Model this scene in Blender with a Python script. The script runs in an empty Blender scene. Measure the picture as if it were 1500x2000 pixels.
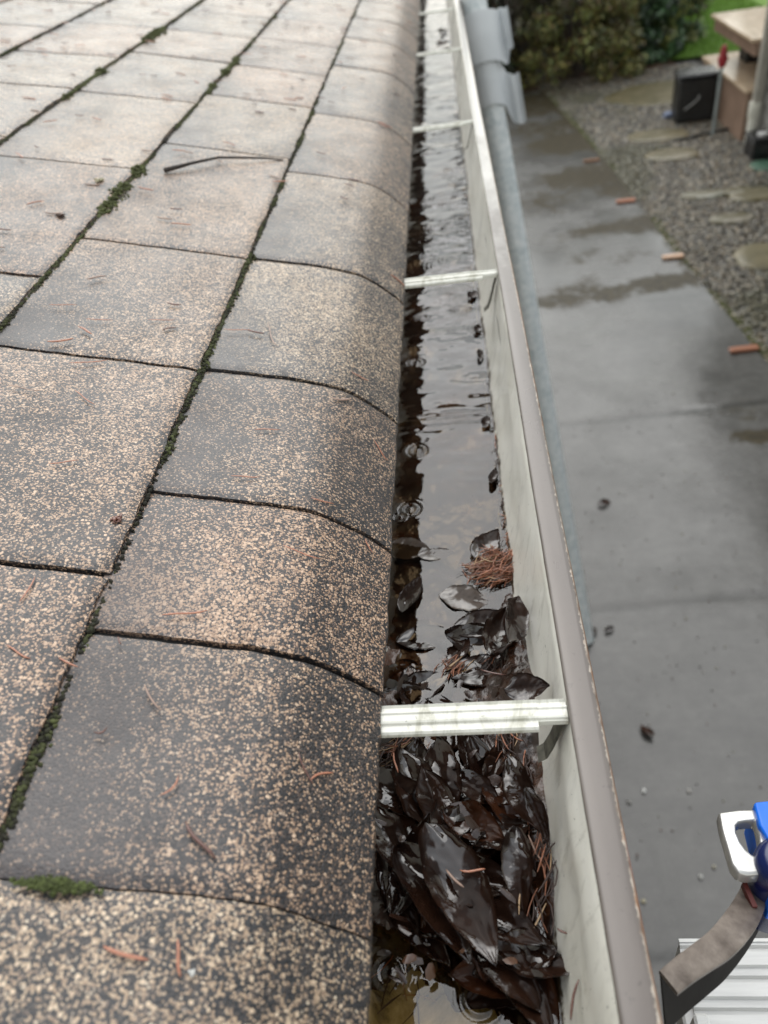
import bpy, math, random
import numpy as np
from mathutils import Vector, Matrix, Euler

# ------------------------------------------------------------------ camera
F_, VX, VY, ROLL = 1500.0, 836.0, -310.0, 10.0
def _cam():
    Y = np.array([VX-750, -(VY-1000), F_]); t = math.tan(math.radians(ROLL))
    a, b = VX-750, -(VY-1000)
    dy = F_*F_/(b-a*t); dx = t*dy
    Y = Y/np.linalg.norm(Y); D = np.array([dx, -dy, F_]); Z = -D/np.linalg.norm(D)
    X = np.cross(Y, Z)
    if X[0] < 0: X = -X
    return np.array([X, Y, Z])
R = _cam()
CAM = np.array([0.06698, 0.0, 0.4])
def ray(px, py): return R @ np.array([px-750, -(py-1000), F_])
def onZ(px, py, z=0.0):
    v = ray(px, py); return CAM + (z-CAM[2])/v[2]*v
def onX(px, py, x):
    v = ray(px, py); return CAM + (x-CAM[0])/v[0]*v
def onRoof(px, py):
    """where the ray through a picture point meets the roof surface"""
    v = ray(px, py); v = v/np.linalg.norm(v); lo, t = 0.0, 0.05
    while t < 12:
        p = CAM+v*t
        if p[0] <= 0 and p[2] <= float(prof(p[0])): break
        lo = t; t += .01
    hi = t
    for _ in range(20):
        m = (lo+hi)/2; p = CAM+v*m
        if p[0] <= 0 and p[2] <= float(prof(p[0])): hi = m
        else: lo = m
    return CAM+v*hi

cd = bpy.data.cameras.new('camera'); cam = bpy.data.objects.new('camera', cd)
bpy.context.scene.collection.objects.link(cam)
M = Matrix(((R[0][0], R[0][1], -R[0][2], CAM[0]), (R[1][0], R[1][1], -R[1][2], CAM[1]),
            (R[2][0], R[2][1], -R[2][2], CAM[2]), (0, 0, 0, 1)))
cam.matrix_world = M
cd.lens = 27; cd.sensor_width = 36; cd.clip_start = .01; cd.clip_end = 200
cd.dof.use_dof = True; cd.dof.focus_distance = .56; cd.dof.aperture_fstop = 27/4.2
SC = bpy.context.scene; SC.camera = cam

# ------------------------------------------------------------------ sky and sun (overcast)
SUN_EL, SUN_AZ = math.radians(55), math.radians(-10)
w = bpy.data.worlds.new("World"); SC.world = w; w.use_nodes = True
nt = w.node_tree; bg = nt.nodes['Background']
sky = nt.nodes.new('ShaderNodeTexSky'); sky.sky_type = 'NISHITA'; sky.sun_disc = False
sky.sun_elevation = SUN_EL; sky.sun_rotation = SUN_AZ
sky.air_density = 3.0; sky.dust_density = 1.0; sky.ozone_density = 1.0
hs = nt.nodes.new('ShaderNodeHueSaturation'); hs.inputs['Saturation'].default_value = .22
nt.links.new(sky.outputs[0], hs.inputs['Color']); nt.links.new(hs.outputs[0], bg.inputs['Color'])
bg.inputs['Strength'].default_value = .15
sl = bpy.data.lights.new('sun', 'SUN'); sl.energy = .8; sl.angle = math.radians(60); sl.color = (1, .97, .93)
so = bpy.data.objects.new('sun', sl); SC.collection.objects.link(so)
so.rotation_euler = Vector((-math.sin(SUN_AZ)*math.cos(SUN_EL), -math.cos(SUN_AZ)*math.cos(SUN_EL), -math.sin(SUN_EL))).to_track_quat('-Z', 'Y').to_euler()
SC.view_settings.view_transform = 'Standard'; SC.view_settings.look = 'None'
SC.view_settings.exposure = 0.55; SC.view_settings.gamma = 1
SC.cycles.max_bounces = 8; SC.cycles.transparent_max_bounces = 12
SC.cycles.use_denoising = True

# ------------------------------------------------------------------ helpers
rnd = random.Random(7); rng = np.random.default_rng(7)
COL = SC.collection
GZ = -2.5
DZ = 1.3          # depth factor of the trough
def tag(o, label=None, cat=None, group=None, kind=None):
    if label: o['label'] = label
    if cat: o['category'] = cat
    if group: o['group'] = group
    if kind: o['kind'] = kind
    return o
def mesh(name, V, Fc, mat=None, parent=None, smooth=False, col=None, loc=None):
    me = bpy.data.meshes.new(name)
    V = np.asarray(V, dtype=float)
    if isinstance(Fc, np.ndarray):
        n, k = Fc.shape
        me.vertices.add(len(V)); me.vertices.foreach_set('co', V.ravel())
        me.loops.add(n*k); me.loops.foreach_set('vertex_index', Fc.astype(np.int32).ravel())
        me.polygons.add(n); me.polygons.foreach_set('loop_start', np.arange(0, n*k, k, dtype=np.int32))
        me.update(calc_edges=True)
    else:
        me.from_pydata(V.tolist(), [], [list(f) for f in Fc])
    if smooth: me.polygons.foreach_set('use_smooth', np.ones(len(me.polygons), dtype=bool))
    if col is not None:
        c = np.asarray(col, dtype=np.float32)
        if c.ndim == 1: c = np.stack([c, c, c, np.ones_like(c)], 1)
        elif c.shape[1] == 3: c = np.concatenate([c, np.ones((len(c), 1), np.float32)], 1)
        a = me.color_attributes.new('col', 'FLOAT_COLOR', 'POINT'); a.data.foreach_set('color', c.ravel())
    me.update()
    if mat: me.materials.append(mat)
    o = bpy.data.objects.new(name, me); COL.objects.link(o)
    if parent: o.parent = parent
    if loc is not None: o.location = loc
    return o
def empty(name, loc=(0, 0, 0), rz=0):
    o = bpy.data.objects.new(name, None); COL.objects.link(o); o.location = loc; o.rotation_euler = (0, 0, rz)
    o.empty_display_size = .05
    return o
class MB:
    def __init__(s): s.v = []; s.f = []; s.c = []
    def add(s, V, Fc, c=1.0):
        b = len(s.v); s.v += [tuple(map(float, p)) for p in V]; s.f += [tuple(i+b for i in f) for f in Fc]; s.c += [c]*len(V)
    def box(s, lo, hi, bev=0.0, Mx=None, c=1.0):
        lo = np.array(lo, float); hi = np.array(hi, float)
        if bev <= 0:
            V = [(x, y, z) for x in (lo[0], hi[0]) for y in (lo[1], hi[1]) for z in (lo[2], hi[2])]
            Fc = [(0, 1, 3, 2), (4, 6, 7, 5), (0, 4, 5, 1), (2, 3, 7, 6), (0, 2, 6, 4), (1, 5, 7, 3)]
        else:
            b = min(bev, *(0.49*(hi-lo))); V = []; idx = {}
            for i, x in enumerate((0, 1)):
                for j, y in enumerate((0, 1)):
                    for k, z in enumerate((0, 1)):
                        P = np.array([hi[0] if x else lo[0], hi[1] if y else lo[1], hi[2] if z else lo[2]])
                        sg = np.array([1 if x else -1, 1 if y else -1, 1 if z else -1])
                        for ax in range(3):
                            q = P - sg*b; q[ax] = P[ax]; idx[(x, y, z, ax)] = len(V); V.append(q)
            Fc = []
            for ax in range(3):
                o1, o2 = [a for a in range(3) if a != ax]
                for sdir in (0, 1):
                    q = []
                    for (p1, p2) in ((0, 0), (1, 0), (1, 1), (0, 1)):
                        key = [0, 0, 0]; key[ax] = sdir; key[o1] = p1; key[o2] = p2; q.append(idx[(*key, ax)])
                    Fc.append(tuple(q))
            for ax in range(3):      # edges along ax
                o1, o2 = [a for a in range(3) if a != ax]
                for p1 in (0, 1):
                    for p2 in (0, 1):
                        k0 = [0, 0, 0]; k0[o1] = p1; k0[o2] = p2; k1 = list(k0); k1[ax] = 1
                        Fc.append((idx[(*k0, o1)], idx[(*k1, o1)], idx[(*k1, o2)], idx[(*k0, o2)]))
            for x in (0, 1):
                for y in (0, 1):
                    for z in (0, 1): Fc.append((idx[(x, y, z, 0)], idx[(x, y, z, 1)], idx[(x, y, z, 2)]))
        if Mx is not None: V = [Mx @ Vector(p) for p in V]
        s.add(V, Fc, c); return s
    def tube(s, pts, r, n=12, cap=True, c=1.0):
        pts = [Vector(p) for p in pts]; rs = r if isinstance(r, (list, tuple)) else [r]*len(pts)
        V = []; Fc = []
        up = Vector((0, 0, 1))
        d0 = (pts[1]-pts[0]).normalized()
        if abs(d0.dot(up)) > .9: up = Vector((1, 0, 0))
        for i, p in enumerate(pts):
            d = (pts[min(i+1, len(pts)-1)]-pts[max(i-1, 0)]).normalized()
            a = d.cross(up).normalized(); b_ = d.cross(a).normalized()
            for k in range(n):
                t = 2*math.pi*k/n; V.append(p + (a*math.cos(t)+b_*math.sin(t))*rs[i])
        for i in range(len(pts)-1):
            for k in range(n): Fc.append((i*n+k, i*n+(k+1) % n, (i+1)*n+(k+1) % n, (i+1)*n+k))
        if cap: Fc.append(tuple(range(n))[::-1]); Fc.append(tuple((len(pts)-1)*n+k for k in range(n)))
        s.add(V, Fc, c); return s
    def build(s, name, mat=None, parent=None, smooth=False, loc=None):
        o = mesh(name, s.v, s.f, mat, parent, smooth, np.array(s.c), loc)
        import bmesh
        bm = bmesh.new(); bm.from_mesh(o.data); bmesh.ops.recalc_face_normals(bm, faces=bm.faces); bm.to_mesh(o.data); bm.free()
        return o
def smooth_angle(o, ang=40):
    m = o.data
    m.polygons.foreach_set('use_smooth', np.ones(len(m.polygons), dtype=bool))
    import bmesh
    bm = bmesh.new(); bm.from_mesh(m)
    for e in bm.edges:
        if len(e.link_faces) == 2 and e.calc_face_angle(0) > math.radians(ang): e.smooth = False
    bm.to_mesh(m); bm.free()
def _h(ix, iy, seed):
    n = (ix.astype(np.int64)*374761393 + iy.astype(np.int64)*668265263 + seed*982451653) & 0x7fffffff
    n = ((n ^ (n >> 13))*1274126177) & 0x7fffffff
    return ((n ^ (n >> 16)) & 0xffff)/65535.0
def vn(x, y, seed=0):
    x = np.asarray(x, float); y = np.asarray(y, float); x, y = np.broadcast_arrays(x, y)
    ix = np.floor(x); iy = np.floor(y); fx = x-ix; fy = y-iy
    fx = fx*fx*(3-2*fx); fy = fy*fy*(3-2*fy)
    a = _h(ix, iy, seed); b = _h(ix+1, iy, seed); c = _h(ix, iy+1, seed); d = _h(ix+1, iy+1, seed)
    return (a*(1-fx)+b*fx)*(1-fy)+(c*(1-fx)+d*fx)*fy
def fbm(x, y, seed=0, o=4):
    s = 0; a = .5; t = 0
    for i in range(o): s = s+a*vn(np.asarray(x)*2**i, np.asarray(y)*2**i, seed+i*17); t += a; a *= .5
    return s/t
def grid(nx, ny):
    i = np.arange(nx-1)[:, None]*ny+np.arange(ny-1)[None, :]
    return np.stack([i, i+ny, i+ny+1, i+1], -1).reshape(-1, 4)
ss = lambda a, b, x: (lambda t: t*t*(3-2*t))(np.clip((np.asarray(x, float)-a)/(b-a), 0, 1))

# ------------------------------------------------------------------ materials
class Mat:
    def __init__(s, name):
        s.m = bpy.data.materials.new(name); s.m.use_nodes = True; s.t = s.m.node_tree
        s.b = s.t.nodes['Principled BSDF']; s.out = s.t.nodes['Material Output']
        s._tc = None
    def n(s, typ, **k):
        nd = s.t.nodes.new(typ)
        for a, v in k.items(): setattr(nd, a, v)
        return nd
    def l(s, a, b): s.t.links.new(a, b)
    def co(s):
        if s._tc is None: s._tc = s.n('ShaderNodeTexCoord')
        return s._tc.outputs['Object']
    def map(s, scale=(1, 1, 1)):
        m = s.n('ShaderNodeMapping'); m.inputs['Scale'].default_value = scale; s.l(s.co(), m.inputs[0]); return m.outputs[0]
    def noise(s, sc, det=4, rough=.5, vec=None, dist=0):
        n = s.n('ShaderNodeTexNoise'); n.inputs['Scale'].default_value = sc; n.inputs['Detail'].default_value = det
        n.inputs['Roughness'].default_value = rough; n.inputs['Distortion'].default_value = dist
        s.l(vec or s.co(), n.inputs['Vector']); return n.outputs['Fac']
    def vor(s, sc, feat='F1', vec=None):
        n = s.n('ShaderNodeTexVoronoi', feature=feat); n.inputs['Scale'].default_value = sc
        s.l(vec or s.co(), n.inputs['Vector']); return n
    def ramp(s, fac, stops, interp='LINEAR'):
        r = s.n('ShaderNodeValToRGB'); r.color_ramp.interpolation = interp
        e = r.color_ramp.elements
        while len(e) < len(stops): e.new(.5)
        for i, (p, c) in enumerate(stops):
            e[i].position = p
            if not hasattr(c, '__len__'): c = (c, c, c)
            e[i].color = (*c[:3], 1)
        s.l(fac, r.inputs[0]); return r.outputs[0]
    def mix(s, f, a, b, mode='MIX'):
        m = s.n('ShaderNodeMix', data_type='RGBA', blend_type=mode)
        for sock, v in ((m.inputs[0], f), (m.inputs[6], a), (m.inputs[7], b)):
            if hasattr(v, 'links') or hasattr(v, 'is_linked'): s.l(v, sock)
            elif hasattr(v, '__len__'): sock.default_value = (*v[:3], 1)
            else: sock.default_value = v
        return m.outputs[2]
    def math(s, op, a, b=None, c=None, clamp=False):
        m = s.n('ShaderNodeMath', operation=op); m.use_clamp = clamp
        for i, v in enumerate((a, b, c)):
            if v is None: continue
            if hasattr(v, 'is_linked'): s.l(v, m.inputs[i])
            else: m.inputs[i].default_value = v
        return m.outputs[0]
    def attr(s, name='col'):
        a = s.n('ShaderNodeAttribute', attribute_name=name); return a.outputs['Color'], a.outputs['Fac']
    def bump(s, h, strength=.5, dist=.001, nrm=None):
        b = s.n('ShaderNodeBump'); b.inputs['Strength'].default_value = strength; b.inputs['Distance'].default_value = dist
        s.l(h, b.inputs['Height'])
        if nrm: s.l(nrm, b.inputs['Normal'])
        return b.outputs[0]
    def set(s, **k):
        for a, v in k.items():
            sock = s.b.inputs[{'color': 'Base Color', 'rough': 'Roughness', 'metal': 'Metallic', 'ior': 'IOR', 'normal': 'Normal',
                               'coat': 'Coat Weight', 'coat_rough': 'Coat Roughness', 'coat_ior': 'Coat IOR', 'coat_normal': 'Coat Normal',
                               'spec': 'Specular IOR Level', 'trans': 'Transmission Weight', 'sss': 'Subsurface Weight'}[a]]
            if hasattr(v, 'is_linked'): s.l(v, sock)
            elif hasattr(v, '__len__'): sock.default_value = (*v[:3], 1)
            else: sock.default_value = v
        return s

def m_shingle():
    M = Mat('wet_granule_shingle'); col, tone = M.attr('col')
    sep = M.n('ShaderNodeSeparateColor'); M.l(col, sep.inputs[0])
    tn, hue, wear = sep.outputs[0], sep.outputs[1], sep.outputs[2]
    v = M.vor(760); v.inputs['Randomness'].default_value = 1
    sc = M.n('ShaderNodeSeparateColor'); M.l(v.outputs['Color'], sc.inputs[0])
    big = M.noise(9, 4, .6); mid = M.noise(70, 3, .6)
    # fraction of tan granules
    fr = M.math('ADD', M.math('MULTIPLY', big, .55), M.math('MULTIPLY', mid, .45))
    fr = M.math('MULTIPLY', M.math('SUBTRACT', fr, .5), 1.5)
    fr = M.math('ADD', fr, tn)
    istan = M.math('GREATER_THAN', fr, sc.outputs[0])
    core = M.math('LESS_THAN', v.outputs['Distance'], .62)
    istan = M.math('MULTIPLY', istan, core)
    tan = M.ramp(sc.outputs[1], [(0, (.27, .185, .125)), (.25, (.56, .41, .27)), (.5, (.33, .225, .15)), (.75, (.64, .49, .34)), (.9, (.20, .15, .12)), (1, (.72, .60, .45))])
    drk = M.ramp(sc.outputs[2], [(0, (.008, .009, .012)), (.5, (.020, .020, .024)), (.8, (.055, .045, .04)), (1, (.14, .105, .085))])
    c = M.mix(istan, drk, tan)
    v2 = M.vor(430); s2 = M.n('ShaderNodeSeparateColor'); M.l(v2.outputs['Color'], s2.inputs[0])
    big2 = M.math('MULTIPLY', M.math('GREATER_THAN', M.math('SUBTRACT', fr, .27), s2.outputs[0]), M.math('LESS_THAN', v2.outputs['Distance'], .5))
    c = M.mix(big2, c, M.ramp(s2.outputs[1], [(0, (.55, .40, .27)), (.5, (.76, .60, .43)), (1, (.42, .29, .19))]))
    gry = M.ramp(M.noise(25, 3), [(.3, (.05, .047, .05)), (.7, (.085, .075, .075))])
    c = M.mix(M.math('MULTIPLY', wear, .65), c, gry)
    c = M.mix(M.math('MULTIPLY', hue, .5), c, M.mix(1.0, c, (.95, .72, .68), 'MULTIPLY'))
    hgt = M.math('SUBTRACT', 1, M.math('MULTIPLY', v.outputs['Distance'], 1.3))
    hgt = M.math('ADD', hgt, M.math('MULTIPLY', sc.outputs[1], .8)); hgt = M.math('ADD', hgt, M.math('MULTIPLY', big2, .5))
    geo = M.n('ShaderNodeNewGeometry'); sx = M.n('ShaderNodeSeparateXYZ'); M.l(geo.outputs['Normal'], sx.inputs[0])
    curl = M.ramp(sx.outputs[0], [(.2, 0), (.6, 1)])
    bb = M.n('ShaderNodeBump'); bb.inputs['Distance'].default_value = .0011; M.l(hgt, bb.inputs['Height'])
    M.l(M.math('ADD', M.math('MULTIPLY', curl, .5), .5), bb.inputs['Strength'])
    film = M.bump(M.math('ADD', M.math('MULTIPLY', hgt, .35), M.math('MULTIPLY', M.noise(160, 3), 1.2)),   .25, .0007)
    M.set(color=c, rough=.55, normal=bb.outputs[0], coat=M.math('MULTIPLY', M.ramp(M.noise(14, 3), [(.25, .5), (.6, .85)]), M.math('SUBTRACT', 1, M.math('MULTIPLY', curl, .8))), coat_rough=M.ramp(M.noise(30, 4), [(.3, .16), (.7, .34)]),
          coat_ior=1.5, coat_normal=film, spec=.5)
    return M.m
def m_simple(name, color, rough=.5, metal=0, coat=0, bumpsc=0, bumpd=.001, var=.12, varsc=8, coat_rough=.1, ior=1.5):
    M = Mat(name); n = M.noise(varsc, 5, .6)
    c2 = tuple(max(0, x*(1-2*var)) for x in color); c3 = tuple(min(1, x*(1+var)) for x in color)
    M.set(color=M.ramp(n, [(.3, c2), (.7, c3)]), rough=M.ramp(M.noise(varsc*2.3, 4), [(.3, max(.02, rough-.12)), (.7, min(1, rough+.12))]),
          metal=metal, coat=coat, coat_rough=coat_rough, ior=ior)
    if bumpsc: M.set(normal=M.bump(M.noise(bumpsc, 4), .5, bumpd))
    return M.m
def m_cream(name, bright=.72, grime=.5):
    M = Mat(name); b = M.noise(14, 6, .65, M.map((1, .45, 1))); f = M.noise(260, 4, .7); st = M.noise(45, 5, .7, M.map((1.4, .5, .5)), 1.2)
    base = M.ramp(b, [(.25, (bright*.78, bright*.78, bright*.66)), (.5, (bright, bright*.985, bright*.89)), (.8, (bright*1.1, bright*1.1, bright*1.0))])
    base = M.mix(M.math('MULTIPLY', M.ramp(st, [(.5, 0), (.68, 1)]), grime), base, (.30, .29, .2))
    base = M.mix(M.math('MULTIPLY', M.ramp(f, [(.66, 0), (.72, 1)]), grime), base, (.05, .045, .03))
    sp = M.noise(90, 2, .5)
    base = M.mix(M.math('MULTIPLY', M.ramp(sp, [(.73, 0), (.75, 1)]), .9), base, (.04, .03, .025))
    M.set(color=base, rough=M.ramp(b, [(.3, .22), (.7, .4)]), coat=.35, coat_rough=.12, normal=M.bump(M.noise(60, 4), .3, .0006))
    return M.m
def m_lip():
    M = Mat('brown_painted_aluminium'); s = M.n('ShaderNodeSeparateXYZ'); M.l(M.co(), s.inputs[0])
    b = M.noise(20, 5, .6, M.map((1, .3, 1)))
    paint = M.ramp(b, [(.3, (.115, .094, .082)), (.7, (.165, .140, .124))])
    # far part of the gutter has chalked and gone pale
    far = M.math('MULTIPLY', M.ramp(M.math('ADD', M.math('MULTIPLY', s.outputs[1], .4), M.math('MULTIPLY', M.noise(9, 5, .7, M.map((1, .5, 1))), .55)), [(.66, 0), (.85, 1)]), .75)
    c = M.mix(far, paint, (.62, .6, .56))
    specks = M.ramp(M.noise(130, 5, .75), [(.62, 0), (.66, 1)])
    c = M.mix(M.math('MULTIPLY', specks, .65), c, (.09, .075, .065))
    # chipped outer edge with bare rust-orange line
    ed = M.math('ADD', M.math('MULTIPLY', M.math('SUBTRACT', s.outputs[0], .1285), 420), M.math('MULTIPLY', M.math('SUBTRACT', M.noise(220, 4, .7), .5), 2.6))
    c = M.mix(M.ramp(ed, [(.42, 0), (.5, 1)]), c, M.ramp(M.noise(70, 3), [(.35, (.17, .12, .09)), (.55, (.5, .44, .37)), (.7, (.32, .17, .09))]))
    ed2 = M.math('GREATER_THAN', s.outputs[0], .1306)
    c = M.mix(ed2, c, M.ramp(M.noise(60, 4), [(.35, (.36, .17, .085)), (.65, (.22, .10, .05))]))
    M.set(color=c, rough=M.ramp(b, [(.3, .25), (.7, .42)]), coat=.5, coat_rough=.15, normal=M.bump(M.noise(180, 3), .15, .0004))
    return M.m
def m_water():
    M = Mat('rain_water'); t = M.t; t.nodes.remove(M.b)
    tr = M.n('ShaderNodeBsdfTransparent'); tr.inputs[0].default_value = (.74, .62, .46, 1)
    gl = M.n('ShaderNodeBsdfGlossy'); gl.inputs['Roughness'].default_value = .015; gl.inputs[0].default_value = (.97, .98, 1, 1)
    fr = M.n('ShaderNodeFresnel'); fr.inputs[0].default_value = 1.6
    bp = M.bump(M.noise(55, 3, .5, M.map((1, 1, 1))), .12, .0012)
    M.l(bp, gl.inputs['Normal']); M.l(bp, fr.inputs['Normal'])
    mx = M.n('ShaderNodeMixShader'); M.l(fr.outputs[0], mx.inputs[0]); M.l(tr.outputs[0], mx.inputs[1]); M.l(gl.outputs[0], mx.inputs[2])
    M.l(mx.outputs[0], M.out.inputs[0]); return M.m
def m_leaf(name, c1, c2, rough=.14):
    M = Mat(name); n = M.noise(45, 4, .6)
    wet = M.ramp(M.noise(38, 3, .5, None, .6), [(.47, .08), (.53, 1)])
    wr = M.bump(M.noise(30, 2, .5, None, .5), .8, .006)
    M.set(color=M.ramp(n, [(.3, c1), (.7, c2)]), rough=M.ramp(M.noise(90, 3, .6), [(.35, rough+.2), (.65, rough+.4)]), ior=1.14,
          normal=M.bump(M.noise(180, 4, .6), .5, .0007, wr), coat=wet, coat_rough=.03, coat_ior=1.85, coat_normal=wr)
    return M.m
def m_attr(name, rough=.6, coat=0, spec=.5, mult=(1, 1, 1), bumpsc=0, bumpd=.001, var=.2, varsc=20):
    M = Mat(name); c, f = M.attr('col')
    v = M.ramp(M.noise(varsc, 4, .6), [(.3, 1-var), (.7, 1+0*var)])
    c = M.mix(1.0, M.mix(1.0, c, v, 'MULTIPLY'), mult, 'MULTIPLY')
    M.set(color=c, rough=rough, coat=coat, coat_rough=.15, spec=spec)
    if bumpsc: M.set(normal=M.bump(M.noise(bumpsc, 4, .6), .5, bumpd))
    return M.m
def m_path():
    M = Mat('wet_concrete'); c, f = M.attr('col'); sp = M.n('ShaderNodeSeparateColor'); M.l(c, sp.inputs[0])
    st, tone, joint = sp.outputs[0], sp.outputs[1], sp.outputs[2]
    n = M.noise(3.2, 6, .65); fine = M.noise(150, 3, .7); mid = M.noise(18, 5, .65)
    base = M.ramp(M.math('ADD', M.math('MULTIPLY', n, .6), M.math('MULTIPLY', mid, .4)), [(.3, (.048, .047, .043)), (.5, (.078, .076, .070)), (.75, (.130, .127, .118))])
    brm = M.noise(26, 4, .6, M.map((.18, 1, 1)))
    base = M.mix(1.0, base, M.ramp(brm, [(.3, .88), (.7, 1.1)]), 'MULTIPLY')
    base = M.mix(1.0, base, M.ramp(tone, [(0, .72), (.5, 1), (1, 1.35)]), 'MULTIPLY')
    base = M.mix(M.ramp(fine, [(.62, 0), (.72, .6)]), base, (.3, .29, .27))
    base = M.mix(M.ramp(M.noise(40, 5, .7), [(.62, 0), (.75, .5)]), base, (.07, .066, .058))
    sm = M.ramp(M.math('ADD', st, M.math('MULTIPLY', M.math('SUBTRACT', M.noise(7, 8, .72, None, .4), .5), 1.9)), [(.30, 0), (.62, .96)])
    base = M.mix(sm, base, M.ramp(mid, [(.3, (.018, .014, .005)), (.7, (.062, .046, .018))]))
    base = M.mix(joint, base, (.012, .012, .008))
    rg = M.ramp(M.noise(1.7, 6, .68), [(.35, .05), (.65, .36)])
    M.set(color=base, rough=.65, spec=.3, normal=M.bump(fine, .3, .002), coat=M.ramp(sm, [(0, .95), (1, .15)]), coat_rough=rg, coat_ior=1.52, coat_normal=M.bump(mid, .25, .004))
    return M.m

MAT = dict(
    shingle=m_shingle(), lip=m_lip(), cream=m_cream('cream_gutter_paint', .60, .38), strap=m_cream('cream_strap_paint', .74, .6),
    water=m_water(), leaf=m_leaf('wet_dark_leaf', (.008, .004, .003), (.026, .011, .006)),
    leaf2=m_leaf('wet_brown_leaf', (.022, .008, .004), (.055, .019, .008), .12),
    leaf3=m_leaf('pale_soaked_leaf', (.05, .04, .035), (.1, .075, .06), .2), path=m_path(),
    black=m_simple('black_shadow_felt', (.012, .012, .012), .6, bumpsc=300),
    fascia=m_simple('brown_fascia_paint', (.06, .04, .03), .5, bumpsc=80),
    needle=m_simple('rusty_needle', (.58, .23, .13), .3, coat=.6, varsc=60, var=.3),
    needle_dark=m_simple('dark_needle', (.17, .07, .05), .25, coat=.6, varsc=60, var=.3),
    needle_grey=m_simple('faded_needle', (.46, .30, .23), .4, coat=.4, varsc=60, var=.3),
)

# ================================================================== ROOF
PX = np.array([-8.0, -.720, -.531, -.342, -.165, -.0990, -.080, -.058, -.048, -.041, -.030, -.019, -.010, -.004, 0.0])
PZ = np.array([.212+7.28*.215, .212, .171, .124, .0760, .0580, .0525, .0450, .0405, .0365, .0280, .0180, .0085, .0025, -.0030])
def prof(x):
    x = np.asarray(x, float)
    return np.interp(x, PX, PZ)
house = empty('house', (0, 0, 0)); tag(house, 'low roofed house with worn tan and charcoal shingles and mossy joints', 'house')
LX = [0.0, -.165, -.342, -.531, -.720, -.91, -1.10, -1.29, -1.48, -1.67, -1.86]
SL = [[-.15, .145, .288, .418, .588, .83, 1.13, 1.44, 1.815, 2.12, 2.4, 2.7, 3.0],
      [-.22, .06, .331, .58, .818, 1.173, 1.454, 1.694, 1.97, 2.22, 2.5, 2.8, 3.1],
      [-.17, .12, .41, .71, 1.037, 1.378, 1.68, 1.93, 2.17, 2.44, 2.73, 3.03],
      [-.02, .27, .57, .85, 1.10, 1.366, 1.604, 1.897, 2.152, 2.42, 2.7, 3.0]]
SLANT = 0.0
slotw = {(0, 1): .0005, (0, 3): .0012}
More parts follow.
